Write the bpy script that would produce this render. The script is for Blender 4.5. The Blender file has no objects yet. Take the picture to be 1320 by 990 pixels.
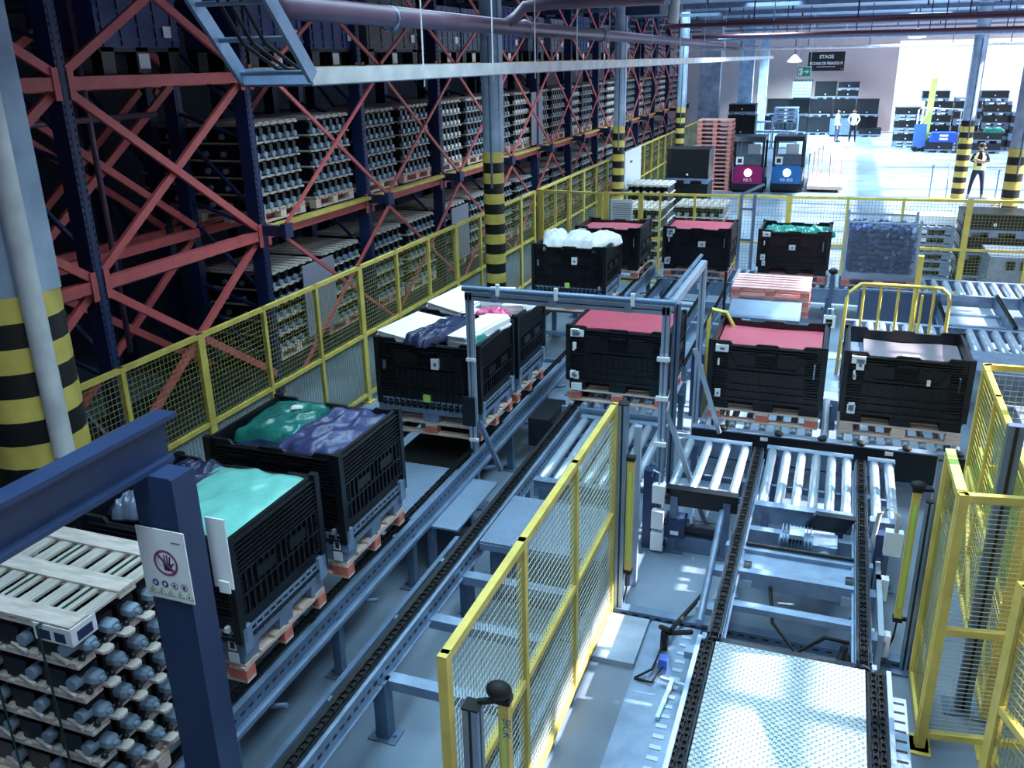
import bpy, math, random
from mathutils import Vector, Matrix
random.seed(7)
C = bpy.context.scene.collection
S = bpy.context.scene
# ------------------------------------------------------------------ camera
YAW, PITCH, ROLL, FPX, CH = .35766, .35346, -.020636, 1128.0, 4.6
cy_, sy_, cp_, sp_ = math.cos(YAW), math.sin(YAW), math.cos(PITCH), math.sin(PITCH)
fwd = Vector((-sy_*cp_, cy_*cp_, -sp_)); rgt = Vector((cy_, sy_, 0)); upv = rgt.cross(fwd)
r2 = rgt*math.cos(ROLL)+upv*math.sin(ROLL); u2 = -rgt*math.sin(ROLL)+upv*math.cos(ROLL)
cam = bpy.data.cameras.new('camera'); co = bpy.data.objects.new('camera', cam); C.objects.link(co)
cam.sensor_fit = 'HORIZONTAL'; cam.sensor_width = 36; cam.lens = FPX/1320*36
cam.clip_start = .05; cam.clip_end = 400
M3 = Matrix((r2, u2, -fwd)).transposed()
co.matrix_world = Matrix.Translation((0, 0, CH)) @ M3.to_4x4()
S.camera = co
# ------------------------------------------------------------------ light
W = bpy.data.worlds.new('world'); S.world = W; W.use_nodes = True
bg = W.node_tree.nodes['Background']; bg.inputs[0].default_value = (.66, .86, 1, 1); bg.inputs[1].default_value = 1.5
sun = bpy.data.lights.new('sun', 'SUN'); sun.energy = 17.0; sun.angle = .012; sun.color = (1, .93, .89)
so = bpy.data.objects.new('sun', sun); C.objects.link(so)
SUND = Vector((1, .16, .8)).normalized()
so.rotation_euler = SUND.to_track_quat('Z', 'Y').to_euler()
def area(x, y, z, sx, sy, e, col=(.55, .84, 1), spread=2.1):
    l = bpy.data.lights.new('added_fill_light', 'AREA'); l.shape = 'RECTANGLE'; l.size = sx; l.size_y = sy; l.energy = e; l.color = col
    l.spread = spread; o = bpy.data.objects.new('added_fill_light', l); C.objects.link(o); o.location = (x, y, z); return o
for (x, y, e) in ((-.4, 4.0, 75), (-.2, 10.0, 190), (-.5, 17, 330), (-3.2, 7.5, 95), (-2.4, 2.2, 95), (-5.0, 10.5, 130), (-5.0, 19, 170), (-5.0, 31, 200), (-2.2, 26, 460), (2.5, 36, 1000), (1, 48, 1500), (-2.5, 56, 2300)):
    area(x, y, 6.05, 1.4, 4.0, e)  # added fill lights hung below the roof, brightening floor, racks and far wall
S.view_settings.view_transform = 'Standard'; S.view_settings.look = 'None'; S.view_settings.gamma = 1
S.view_settings.use_curve_mapping = False; S.view_settings.exposure = 0.2
try: S.cycles.use_denoising = True; S.cycles.max_bounces = 6; S.cycles.sample_clamp_indirect = 6
except Exception: pass

# ------------------------------------------------------------------ materials
def lin(c): return tuple(((v/255)/12.92 if v/255 <= .04045 else ((v/255+.055)/1.055)**2.4) for v in c)
MATS = {}
def mat(name, rgb, rough=.6, metal=0, var=.12, scale=6, bump=0, bscale=60, emit=0, alpha=None, dirt=None, trans=0):
    if name in MATS: return MATS[name]
    m = bpy.data.materials.new(name); m.use_nodes = True; nt = m.node_tree; b = nt.nodes['Principled BSDF']
    c = lin(rgb)
    b.inputs['Roughness'].default_value = rough; b.inputs['Metallic'].default_value = metal
    tc = nt.nodes.new('ShaderNodeTexCoord')
    nz = nt.nodes.new('ShaderNodeTexNoise'); nz.inputs['Scale'].default_value = scale; nz.inputs['Detail'].default_value = 5
    nt.links.new(tc.outputs['Object'], nz.inputs['Vector'])
    cr = nt.nodes.new('ShaderNodeValToRGB')
    cr.color_ramp.elements[0].position = .3; cr.color_ramp.elements[1].position = .7
    lo = tuple(v*(1-var) for v in c) if dirt is None else lin(dirt); hi = tuple(min(1, v*(1+var)) for v in c)
    cr.color_ramp.elements[0].color = (*lo, 1); cr.color_ramp.elements[1].color = (*hi, 1)
    nt.links.new(nz.outputs['Fac'], cr.inputs['Fac']); nt.links.new(cr.outputs['Color'], b.inputs['Base Color'])
    if emit: nt.links.new(cr.outputs['Color'], b.inputs['Emission Color']); b.inputs['Emission Strength'].default_value = emit
    if trans: b.inputs['Transmission Weight'].default_value = trans
    if alpha is not None: b.inputs['Alpha'].default_value = alpha
    if bump:
        n2 = nt.nodes.new('ShaderNodeTexNoise'); n2.inputs['Scale'].default_value = bscale; n2.inputs['Detail'].default_value = 4
        nt.links.new(tc.outputs['Object'], n2.inputs['Vector'])
        bp = nt.nodes.new('ShaderNodeBump'); bp.inputs['Strength'].default_value = bump; bp.inputs['Distance'].default_value = .01
        nt.links.new(n2.outputs['Fac'], bp.inputs['Height']); nt.links.new(bp.outputs['Normal'], b.inputs['Normal'])
    MATS[name] = m; return m
def grain(name, rgb, axis, rough=.75):
    m = mat(name, rgb, rough, var=.22, scale=3)
    nt = m.node_tree; mp = nt.nodes.new('ShaderNodeMapping'); tc = [n for n in nt.nodes if n.type == 'TEX_COORD'][0]
    nz = [n for n in nt.nodes if n.type == 'TEX_NOISE'][0]
    mp.inputs['Scale'].default_value = (2, 14, 14) if axis == 'x' else (14, 2, 14)
    nt.links.new(tc.outputs['Object'], mp.inputs[0]); nt.links.new(mp.outputs[0], nz.inputs['Vector']); return m
def tread(name, rgb):
    m = mat(name, rgb, .38, .55, .08, 2.5); nt = m.node_tree; b = nt.nodes['Principled BSDF']
    tc = [n for n in nt.nodes if n.type == 'TEX_COORD'][0]
    mp = nt.nodes.new('ShaderNodeMapping'); mp.inputs['Rotation'].default_value = (0, 0, .785); mp.inputs['Scale'].default_value = (1, 1, .01)
    vo = nt.nodes.new('ShaderNodeTexVoronoi'); vo.inputs['Scale'].default_value = 29; vo.inputs['Randomness'].default_value = 0
    rp = nt.nodes.new('ShaderNodeMapRange'); rp.inputs[1].default_value = .22; rp.inputs[2].default_value = .42; rp.inputs[3].default_value = 1; rp.inputs[4].default_value = 0
    bp = nt.nodes.new('ShaderNodeBump'); bp.inputs['Strength'].default_value = .9; bp.inputs['Distance'].default_value = .006
    nt.links.new(tc.outputs['Object'], mp.inputs[0]); nt.links.new(mp.outputs[0], vo.inputs['Vector']); nt.links.new(vo.outputs['Distance'], rp.inputs[0])
    nt.links.new(rp.outputs[0], bp.inputs['Height']); nt.links.new(bp.outputs['Normal'], b.inputs['Normal']); return m
black = mat('black_plastic', (19, 21, 27), .36, var=.3, scale=3)
rubber = mat('black_rubber', (12, 13, 16), .7)
dark = mat('dark_steel', (38, 44, 54), .45, .4, .25, 8)
galv = mat('galvanised_steel', (138, 158, 184), .42, .55, .16, 7, .08, 25)
galvd = mat('dull_galvanised', (104, 124, 150), .5, .5, .2, 5)
alu = mat('aluminium_profile', (190, 205, 222), .35, .6, .06)
chain = mat('oily_chain', (24, 26, 31), .45, .5, .4, 40, .5, 90)
yel = mat('yellow_paint', (222, 198, 100), .5, var=.1, scale=5, dirt=(200, 176, 84))
wire = mat('wire_yellow', (150, 146, 74), .6)
wirew = mat('wire_zinc', (190, 195, 176), .5, .2)
lime = mat('lime_panel', (196, 222, 110), .55, var=.05)
blue = mat('rack_blue', (26, 42, 86), .5, var=.18, scale=4)
steelb = mat('steel_blue', (94, 112, 138), .42, .35, .12, 4)
bluep = mat('post_blue', (40, 56, 92), .42, var=.16, scale=3, bump=.05, bscale=12)
red = mat('brace_red', (196, 88, 88), .5, var=.14, scale=5)
wood = grain('pallet_wood', (228, 200, 186), 'x'); woody = grain('pallet_wood_long', (228, 200, 186), 'y')
pale = grain('pale_wood', (190, 180, 172), 'y'); palex = grain('pale_wood_cross', (204, 190, 182), 'x')
blk = mat('red_block', (222, 122, 106), .75, var=.18, scale=14)
pinkw = mat('pink_pallet_wood', (226, 172, 168), .75, var=.16, scale=10)
greyp = mat('grey_plastic', (124, 142, 170), .5, var=.12)
cap = mat('cap_blue', (132, 152, 172), .35, var=.12, scale=9)
white = mat('white_paper', (238, 238, 240), .6, var=.03)
ink = mat('ink', (40, 42, 54), .7)
foam = mat('white_sheet', (250, 248, 248), .65, var=.04, scale=4, bump=.15, bscale=9)
greenf = mat('green_film', (30, 112, 102), .25, var=.3, scale=5, bump=1.0, bscale=11)
tealf = mat('teal_film', (122, 200, 188), .22, var=.12, scale=4, bump=1.0, bscale=9)
navyf = mat('navy_film', (40, 46, 76), .25, var=.35, scale=6, bump=1.0, bscale=14)
purplef = mat('indigo_film', (62, 66, 108), .28, var=.3, scale=6, bump=1.0, bscale=13)
crimson = mat('crimson_sheet', (178, 76, 92), .5, var=.08, scale=3)
greysh = mat('grey_sheet', (118, 110, 120), .6, var=.05)
card = mat('lilac_card', (150, 146, 160), .75, var=.06)
concrete = mat('column_concrete', (170, 186, 205), .7, var=.16, scale=2.5, bump=.15, bscale=14, dirt=(128, 146, 170))
stripek = mat('stripe_black', (17, 17, 18), .5); 
whitep = mat('white_pipe', (226, 226, 226), .45, var=.06, scale=3, dirt=(186, 186, 190))
purple = mat('purple_pipe', (104, 80, 98), .35, var=.15, scale=3)
maroon = mat('maroon_pipe', (84, 42, 56), .4, var=.15)
skin = mat('skin', (196, 148, 124), .55); hair = mat('hair', (28, 24, 24), .6)
strap = mat('green_strap', (34, 62, 54), .5)

# ------------------------------------------------------------------ mesh helpers
class MB:
    def __init__(s): s.v = []; s.f = []; s.m = []; s.sm = []
    def add(s, vs, fs, mi=0, sm=False):
        n = len(s.v); s.v += [tuple(v) for v in vs]
        for f in fs: s.f.append([i+n for i in f]); s.m.append(mi); s.sm.append(sm)
    def box(s, x0, x1, y0, y1, z0, z1, mi=0):
        s.add([(x0,y0,z0),(x1,y0,z0),(x1,y1,z0),(x0,y1,z0),(x0,y0,z1),(x1,y0,z1),(x1,y1,z1),(x0,y1,z1)],
              [(0,3,2,1),(4,5,6,7),(0,1,5,4),(1,2,6,5),(2,3,7,6),(3,0,4,7)], mi); return s
    def bar(s, p, q, w, h=None, mi=0, up=(0,0,1)):
        p, q = Vector(p), Vector(q); h = h or w; d = (q-p).normalized(); u = Vector(up)
        if abs(d.dot(u)) > .98: u = Vector((0,1,0))
        a = d.cross(u).normalized(); b = a.cross(d).normalized(); vs = []
        for o in (p, q):
            for (i, j) in ((-1,-1),(1,-1),(1,1),(-1,1)): vs.append(o+a*(w/2*i)+b*(h/2*j))
        s.add(vs, [(0,1,2,3),(7,6,5,4),(0,4,5,1),(1,5,6,2),(2,6,7,3),(3,7,4,0)], mi); return s
    def tube(s, p, q, r, n=10, r2=None, mi=0, caps=True):
        p, q = Vector(p), Vector(q); d = (q-p).normalized(); u = Vector((0,0,1)) if abs(d.z) < .9 else Vector((0,1,0))
        a = d.cross(u).normalized(); b = a.cross(d); r2 = r if r2 is None else r2; k = len(s.v); vs = []
        for o, rr in ((p, r), (q, r2)):
            for i in range(n):
                t = 2*math.pi*i/n; vs.append(o+a*(rr*math.cos(t))+b*(rr*math.sin(t)))
        s.add(vs, [(i, (i+1) % n, n+(i+1) % n, n+i) for i in range(n)], mi, True)
        if caps: s.add(vs[:n], [tuple(range(n-1, -1, -1))], mi); s.add(vs[n:], [tuple(range(n))], mi)
        return s
    def path(s, pts, r, n=6, mi=0):
        pts = [Vector(p) for p in pts]; rings = []; vs = []
        for i, p in enumerate(pts):
            d = (pts[min(i+1, len(pts)-1)]-pts[max(i-1, 0)]).normalized()
            u = Vector((0,0,1)) if abs(d.z) < .9 else Vector((1,0,0)); a = d.cross(u).normalized(); b = a.cross(d)
            vs += [p+a*(r*math.cos(6.2832*k/n))+b*(r*math.sin(6.2832*k/n)) for k in range(n)]
        fs = [(i*n+k, i*n+(k+1) % n, (i+1)*n+(k+1) % n, (i+1)*n+k) for i in range(len(pts)-1) for k in range(n)]
        s.add(vs, fs+[tuple(range(n-1, -1, -1)), tuple(range((len(pts)-1)*n, len(pts)*n))], mi, True); return s
    def prism(s, poly, ax, a0, a1, mi=0):
        n = len(poly)
        def P(u, v, a): return (a,u,v) if ax == 0 else ((u,a,v) if ax == 1 else (u,v,a))
        s.add([P(u,v,a0) for u,v in poly]+[P(u,v,a1) for u,v in poly],
              [tuple(range(n-1,-1,-1)), tuple(range(n, 2*n))]+[(i,(i+1)%n,n+(i+1)%n,n+i) for i in range(n)], mi); return s
    def lathe(s, prof, c=(0,0,0), n=16, mi=0):
        vs = [(c[0]+r*math.cos(6.2832*k/n), c[1]+r*math.sin(6.2832*k/n), c[2]+z) for r, z in prof for k in range(n)]
        s.add(vs, [(i*n+k, i*n+(k+1)%n, (i+1)*n+(k+1)%n, (i+1)*n+k) for i in range(len(prof)-1) for k in range(n)], mi, True); return s
    def ball(s, c, rx, ry, rz, n=10, m=7, mi=0):
        vs = []
        for j in range(m+1):
            t = math.pi*j/m
            for k in range(n): vs.append((c[0]+rx*math.sin(t)*math.cos(6.2832*k/n), c[1]+ry*math.sin(t)*math.sin(6.2832*k/n), c[2]+rz*math.cos(t)))
        s.add(vs, [(j*n+k, (j+1)*n+k, (j+1)*n+(k+1)%n, j*n+(k+1)%n) for j in range(m) for k in range(n)], mi, True); return s
    def build(s, name, ms, parent=None, world=False):
        me = bpy.data.meshes.new(name); off = Vector((0,0,0))
        if world and parent is not None:
            p = parent
            while p is not None: off += Vector(p.location); p = p.parent
        me.from_pydata([tuple(Vector(v)-off) for v in s.v] if world else s.v, [], s.f)
        for m in (ms if isinstance(ms, (list, tuple)) else [ms]): me.materials.append(m)
        me.polygons.foreach_set('material_index', s.m); me.polygons.foreach_set('use_smooth', s.sm); me.update()
        o = bpy.data.objects.new(name, me); C.objects.link(o)
        if parent is not None: o.parent = parent
        return o
def B(*a): return MB().box(*a)
def tag(o, label, cat, group=None, kind=None):
    o['label'] = label; o['category'] = cat
    if group: o['group'] = group
    if kind: o['kind'] = kind
    return o
def thing(name, label, cat, loc=(0,0,0), rz=0, group=None):
    o = bpy.data.objects.new(name, None); C.objects.link(o); o.location = loc; o.rotation_euler = (0,0,rz); o.empty_display_size = .1
    return tag(o, label, cat, group)
def struct(name, mb, m, parent=None):
    o = mb.build(name, m, parent)
    if parent is None: o['kind'] = 'structure'
    return o
def copy_tree(o, parent=None):
    c = o.copy(); C.objects.link(c); c.parent = parent
    for ch in o.children: copy_tree(ch, c)
    return c
def place(proto, used, label, loc, rz=0, group=None):
    o = proto if not used else copy_tree(proto)
    o.location = loc; o.rotation_euler = (0,0,rz); o['label'] = label
    if group: o['group'] = group
    elif 'group' in o: del o['group']
    return o
class Proto:
    def __init__(s, make): s.make = make; s.o = None
    def at(s, label, loc, rz=0, group=None):
        if s.o is None: s.o = s.make(); return place(s.o, False, label, loc, rz, group)
        return place(s.o, True, label, loc, rz, group)
def dupchild(proto_obj, parent, loc, rz=None):
    o = proto_obj.copy(); C.objects.link(o); o.parent = parent; o.location = loc
    if rz is not None: o.rotation_euler = (0,0,rz)
    return o
ORD = 'zero first second third fourth fifth sixth seventh eighth ninth tenth eleventh twelfth thirteenth fourteenth fifteenth sixteenth seventeenth eighteenth nineteenth twentieth'.split()
ORD += ['twenty-'+w for w in ORD[1:10]] + ['thirtieth'] + ['thirty-'+w for w in ORD[1:10]]

def lettering(body, size, parent, loc, rot, m, scale=(1,1,1), off=0):
    fc = bpy.data.curves.new('lettering', 'FONT'); fc.body = body; fc.size = size; fc.align_x = 'CENTER'; fc.offset = off
    fo = bpy.data.objects.new('tmp_text', fc); C.objects.link(fo)
    me = bpy.data.meshes.new_from_object(fo.evaluated_get(bpy.context.evaluated_depsgraph_get())); bpy.data.objects.remove(fo)
    me.materials.clear(); me.materials.append(m); o = bpy.data.objects.new('lettering', me); C.objects.link(o); o.parent = parent; o.location = loc; o.rotation_euler = rot; o.scale = scale
    return o
# ================================================================== THE SETTING
fl = mat('floor_concrete', (128, 144, 162), .34, var=.14, scale=.9, bump=.06, bscale=30, dirt=(98, 112, 130))
struct('floor', B(-26, 60, -4, 130, -.2, 0), fl)
roofm = mat('roof_sheet', (150, 166, 190), .6, var=.05)
mb = B(-26, 6.0, -4, 19, 6.3, 6.5); mb.box(8.7, 9.3, -4, 62.3, 6.3, 6.5); mb.box(6.0, 8.7, -4, 0, 6.3, 6.5); mb.box(6.0, 8.7, 16, 19, 6.3, 6.5); mb.box(-26, 6.4, 19, 62.3, 6.3, 6.5); mb.box(6.4, 8.7, 58, 62.3, 6.3, 6.5)
struct('ceiling', mb, roofm)
mb = MB()
for x in (6.7, 7.22, 8.4): mb.box(x-.06, x+.06, 0, 16, 6.34, 6.42)
for k in range(9): mb.box(6.0, 8.7, k*2-.07, k*2+.07, 6.34, 6.42)
for k in range(16): mb.box(6.0, 8.7, 1+k*1.0-.03, 1+k*1.0+.03, 6.36, 6.4)
struct('window_9', mb, mat('added_bar', (120, 130, 140), .5))
wallm = mat('wall_plaster', (238, 208, 204), .8, var=.05, scale=.6)
mbw = B(-26, 2.6, 62, 62.3, 0, 6.3); mbw.box(2.6, 14, 62, 62.3, 5.3, 6.3)
struct('wall_back', mbw, wallm)
struct('wall_left', B(-26.2, -26, -4, 62.3, 0, 6.3), mat('wall_dark', (60, 66, 80), .8))
struct('wall_front', B(-26, 9.3, -4.2, -4, 0, 6.3), wallm)
mb = B(9, 9.25, -4, 16, 0, 4.42); mb.box(9, 9.25, -4, 16, 5.5, 6.3)
for y in (-4, -1, 2.2, 5.0, 8.2, 11.4, 14.6, 22, 29, 36, 43, 50, 57): mb.box(9, 9.25, y-.22, y+.22, 0, 6.3)
struct('unseen_wall_right', mb, wallm)  # unseen right wall, its piers and openings laid out to shape the sun
for k, (a, b) in enumerate(((-3.78,-1.22),(-.78,1.98),(2.42,4.78),(5.22,7.98),(8.42,11.18),(11.62,14.38))):
    mb = B(9.08, 9.16, a, b, 4.86, 4.96); mb.box(9.08, 9.16, a, b, 4.42, 4.48); mb.box(9.08, 9.16, a, b, 5.44, 5.5)
    for j in range(1, 4): yy = a+(b-a)*j/4; mb.box(9.09, 9.15, yy-.03, yy+.03, 4.48, 5.44)
    struct('window_%d' % (k+1), mb, galv)  # unseen window bars, put in to break up the sun
# pale piers and duct wall at the far end of the racking
for k, (x, y, w, d, z) in enumerate(((-6.2, 44.0, .95, .5, 6.3), (-5.6, 54, .8, .4, 6.3), (-5.0, 58, .5, .4, 6.3))):
    struct('trim_%d' % (k+1), B(x-w/2, x+w/2, y-d/2, y+d/2, 0, z), concrete)

# ---- striped columns
def column(name, label, x, y, r, top, lab0, band=.28, pipe=False, first_yellow=True, limey=False):
    t = thing(name, label, 'column', (x, y, 0))
    mb = MB(); n = 20
    mb.tube((0,0,top), (0,0,6.3), r*.98, n); mb.box(-r*.6, r*1.02, -r*.5, r*.5, top, 6.2)
    mb.build('shaft', concrete, t)
    k = 0; z = top
    yy = lime if limey else yel
    while z > .02:
        z0 = max(0, z-band)
        MB().tube((0,0,z0), (0,0,z), r*(1.03 if k % 2 == 0 else 1.028), n).build('yellow_band' if (k % 2 == 0) == first_yellow else 'black_band', yel if (k % 2 == 0) == first_yellow else stripek, t)
        z = z0; k += 1
    if pipe:
        MB().tube((.36, -.12, 2.0), (.36, -.12, 6.2), .075, 12).build('downpipe', whitep, t)
    else:
        MB().tube((r*.2, -r*1.02, top-.6), (r*.2, -r*1.02, 5.0), .02, 6).build('conduit', galvd, t)
    return t
column('striped_column', 'thick concrete column with yellow and black bands beside the navy beam', -5.42, 4.4, .33, 3.17, 0, .178, True)
column('striped_column', 'pale column with yellow and black bands standing behind the white bagged crates', -5.68, 14.5, .175, 3.14, 0, .176)
column('striped_column', 'pale column with lime and black bands beside the white panel on the far fence', -5.5, 23.0, .15, 2.98, 0, .176)
column('striped_column', 'slim pale column with yellow bands next to the red pallet stack', -5.55, 32.5, .16, 2.95, 0, .176)
column('striped_column', 'white column with yellow and black bands beside the man with crossed arms', 3.73, 33.0, .2, 2.5, 0, .18, first_yellow=False)
column('striped_column', 'white column with yellow and black bands nearest the right edge behind the cage fence', 3.86, 24.0, .19, 2.45, 0, .19)

# ---- roof steelwork seen under the ceiling
pur = MB
k = 0
for y in (17, 22, 27, 32, 38, 45, 53):
    k += 1
    t = thing('roof_truss', 'grey roof beam with hangers crossing under the ceiling, %s from the camera' % ORD[k], 'beam', (0, y, 5.75))
    MB().box(-20, 9, y-.04, y+.04, 5.88, 5.98).build('bottom_chord', galvd, t, True)
    MB().box(-20, 9, y-.08, y+.08, 6.15, 6.28).build('top_chord', galvd, t, True)
    mb = MB()
    for i in range(-9, 5): mb.bar((i*2.0, y, 5.94), (i*2.0, y, 6.2), .05, .05)
    mb.build('web', dark, t, True)
for (y, z, r, m_, lab) in ((20, 5.23, .045, maroon, 'maroon sprinkler pipe crossing under the roof nearest the camera'), (25, 5.1, .05, maroon, 'maroon sprinkler pipe crossing above the cage fence'),
                        (30, 5.62, .05, maroon, 'maroon pipe crossing the roof further back'), (30, 5.1, .045, galv, 'silver pipe crossing under the roof beside a maroon one')):
    t = thing('ceiling_pipe', lab, 'pipe', (0, y, z))
    MB().tube((max(-.19*y, -4.05), y, z), (9, y, z), r, 10).build('pipe_run', m_, t, True)
    for i in range(-1, 5): MB().box(i*2-.012, i*2+.012, y-.012, y+.012, z, 6.25).build('hanger', dark, t, True)
# long purple main along the aisle
t = thing('sprinkler_main', 'thick purple pipe running along the top of the aisle', 'pipe', (-4.2, 4, 5.0))
MB().path([(-4.2, 6.3, 5.03), (-4.2, 13.6, 5.0), (-4.2, 44, 4.95)], .095, 14).build('pipe_run', purple, t, True)
MB().path([(-4.2, 11.2, 5.02), (-4.05, 11.25, 5.12), (-3.95, 11.3, 5.24), (-3.6, 11.35, 5.26), (-2.2, 11.4, 5.27)], .07, 12).build('branch', purple, t, True)
for y in (8.1, 12.0, 16, 22, 28): MB().path([(-4.2+.11*math.cos(a), y, 5.0+.11*math.sin(a)) for a in [i*math.pi/6-1.57 for i in range(13)]], .012, 5).build('clamp', galv, t, True)
t = thing('air_duct', 'blue grey square duct hanging from the roof beside the purple pipe', 'duct', (-3.0, 15.2, 5.1))
MB().box(-3.5, -2.95, 14.9, 15.6, 5.25, 6.28).build('duct_body', bluep, t, True)
MB().path([(-2.78, 15.2, 5.12), (-2.76, 15.2, 5.5), (-2.76, 15.2, 5.62)], .08, 10).build('flange', whitep, t, True)
# cable tray with its ladder riser
t = thing('cable_tray', 'long white cable tray along the racks with a ladder section at its near end', 'cable tray', (-3.9, 5.7, 4.45))
for x, nm in ((-3.58, 'side_rail'), (-4.17, 'side_rail')):
    MB().box(x-.012, x+.012, 5.66, 46, 4.47, 4.585).build(nm, whitep if x > -4 else galv, t, True)
    MB().bar((x, 5.68, 4.52), (x, 4.5, 5.85), .03, .11).build('riser_rail', galv, t, True)
MB().box(-4.17, -3.58, 5.66, 46, 4.46, 4.475).build('tray_floor', galvd, t, True)
for i in range(7):
    f = (i+.15)/6.0; MB().tube((-4.17, 5.68-1.18*f, 4.52+1.33*f), (-3.58, 5.68-1.18*f, 4.52+1.33*f), .018, 8).build('rung', galv, t, True)
for i, x in enumerate((-3.98, -3.9, -3.8)):
    MB().path([(x, 4.4, 5.98), (x, 5.1, 5.2), (x+.01, 5.45, 4.75), (x+.03, 5.8, 4.58), (x+.04, 6.6, 4.5)], .014, 6).build('cable', rubber, t, True)
for y in (7.5, 9.2, 10.6, 12.4, 14.2, 17.5, 20.5, 24, 28, 33): MB().box(-3.585, -3.575, y-.006, y+.006, 4.4, 6.25).build('hanger_rod', whitep, t, True)
t = thing('light_rail', 'thin white conduit rail crossing in front of the far wall', 'rail', (0, 36, 4.8))
MB().tube((-6.5, 36, 4.87), (9, 36, 4.82), .05, 8).build('rail_run', whitep, t, True)
for x in (-4, -1.6, .5, 3.2, 5): MB().box(x-.012, x+.012, 35.99, 36.01, 4.85, 6.28).build('hanger_rod', dark, t, True)
def lamp(x, y, z, lab):
    t = thing('high_bay_lamp', lab, 'lamp', (x, y, z))
    MB().lathe([(.05, .34), (.1, .3), (.32, .06), (.34, 0), (.3, .02), (.05, .26)], n=14).build('reflector', mat('lamp_shell', (230, 240, 245), .4, emit=1.2), t)
    MB().lathe([(.0, -.02), (.3, 0)], n=14).build('diffuser', mat('lamp_glow', (240, 248, 255), .4, emit=6), t)
    MB().tube((0, 0, .34), (0, 0, 6.3-z), .02, 6).build('stem', dark, t)
lamp(2.25, 40, 5.15, 'lit high bay lamp hanging under the roof above the bright floor')
lamp(-2.6, 46, 4.3, 'small lit lamp with a round bracket beside the black hanging sign')

# ================================================================== RACKING
UY = [4.22+3.03*i for i in range(14)]
def upright(parent, X, y, name='upright', slots=True):
    mb = MB(); mb.box(X-.2, X-.015, y-.065, y+.065, 0, 6.25)
    mb.box(X-.015, X, y-.065, y-.028, 0, 6.25); mb.box(X-.015, X, y+.028, y+.065, 0, 6.25)
    mb.box(X-.015, X+.004, y-.028, y+.028, 0, 6.25)
    if slots:
        for i in range(78):
            z = .1+i*.078
            for s in (-1, 1): mb.bar((X+.001, y+s*.046-.006*s, z), (X+.001, y+s*.046+.006*s, z+.035), .006, .016, 1, (1,0,0))
    return mb.build(name, [blue, stripek], parent, True)
rack = thing('pallet_rack', 'tall navy pallet rack with red cross bracing nearest the aisle on the left', 'rack', (-7.5, 4.2, 0))
for i, y in enumerate(UY):
    u = upright(rack, -7.5, y, slots=i < 5)
    if i >= 2:
        mb = MB().box(-7.5, -7.12, y-.05, y+.05, 2.38, 2.52); mb.box(-7.16, -7.08, y-.09, y+.09, 2.36, 2.56)
        mb.build('bracket', blue, u, True); MB().box(-7.5, -7.1, y-.05, y+.05, 4.45, 4.56).build('bracket', blue, u, True)
    upright(rack, -8.65, y, 'rear_upright', False)
    mb = MB()
    for z in (.4, 1.6, 2.8, 4.0, 5.2): mb.bar((-7.7, y, z), (-8.65, y, z+.9), .05, .04); mb.bar((-7.7, y, z+.9), (-8.65, y, z+1.2), .05, .04)
    mb.build('lacing', blue, rack, True)
for i in range(len(UY)-1):
    a, b = UY[i]+.066, UY[i+1]-.066
    for z in (2.38, 4.47):
        mb = MB().box(-7.6, -7.5, a, b, z-.065, z+.065)
        for yy in (a+.01, b-.01): mb.box(-7.5, -7.485, yy-.06 if yy > a+.1 else yy-.02, yy+.02 if yy > a+.1 else yy+.06, z-.16, z+.16)
        bm_ = mb.build('beam', red, rack, True)
        if i >= 2:
            MB().box(-7.56, -7.42, a, b, z+.066, z+.115).build('yellow_edge', yel, bm_, True)
        MB().box(-8.65, -8.55, a, b, z-.06, z+.06).build('rear_beam', red, rack, True)
    if i < 2:
        for (z0, z1) in ((.35, 2.3), (2.46, 4.39), (4.56, 6.2)):
            for X in (-7.53, -8.62):
                MB().bar((X, a, z1), (X, b, z0), .05, .095).build('brace', red, rack, True)
                MB().bar((X-.055, a, z0), (X-.055, b, z1), .05, .095).build('brace', red, rack, True)
    else:
        for (z0, z1) in ((.4, 2.36), (2.56, 4.5), (4.6, 6.2)):
            MB().bar((-7.12, a-.06, z0), (-7.12, b+.06, z1), .03, .05).build('brace', red, rack, True)
            MB().bar((-7.16, a-.06, z1), (-7.16, b+.06, z0), .03, .05).build('brace', red, rack, True)
rack2 = thing('pallet_rack', 'second row of dark navy racking deeper behind the aisle rack', 'rack', (-9.3, 4.2, 0))
for i, y in enumerate(UY[:9]):
    upright(rack2, -9.3, y+.2, 'upright', False); upright(rack2, -10.4, y+.2, 'rear_upright', False)
    mb = MB()
    for z in (.4, 1.8, 3.2, 4.6): mb.bar((-9.5, y+.2, z), (-10.4, y+.2, z+1.1), .05, .04)
    mb.build('lacing', blue, rack2, True)
    if i < 8:
        for z in (2.3, 4.4): MB().box(-9.42, -9.32, y+.27, y+3.16, z-.06, z+.06).build('beam', red, rack2, True)
for y0 in (UY[0], UY[1], UY[2]):
    MB().bar((-9.3, y0+.3, 4.3), (-9.3, y0+3.1, 2.4), .05, .09).build('brace', red, rack2, True)
    MB().bar((-9.36, y0+.3, 2.4), (-9.36, y0+3.1, 4.3), .05, .09).build('brace', red, rack2, True)
t = thing('rack_sprinkler', 'thin purple sprinkler pipe running inside the near rack bay', 'pipe', (-8.2, 6, 4.0))
MB().path([(-8.3, 5.2, 4.05), (-8.3, 9.4, 4.05)], .035, 8).build('pipe_run', purple, t, True)
MB().path([(-8.3, 8.3, 6.2), (-8.3, 8.3, 1.2)], .035, 8).build('drop_pipe', purple, t, True)
t = thing('rack_sprinkler', 'thin purple sprinkler pipe running low inside the near rack bay', 'pipe', (-8.2, 6, 2.1))
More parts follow.
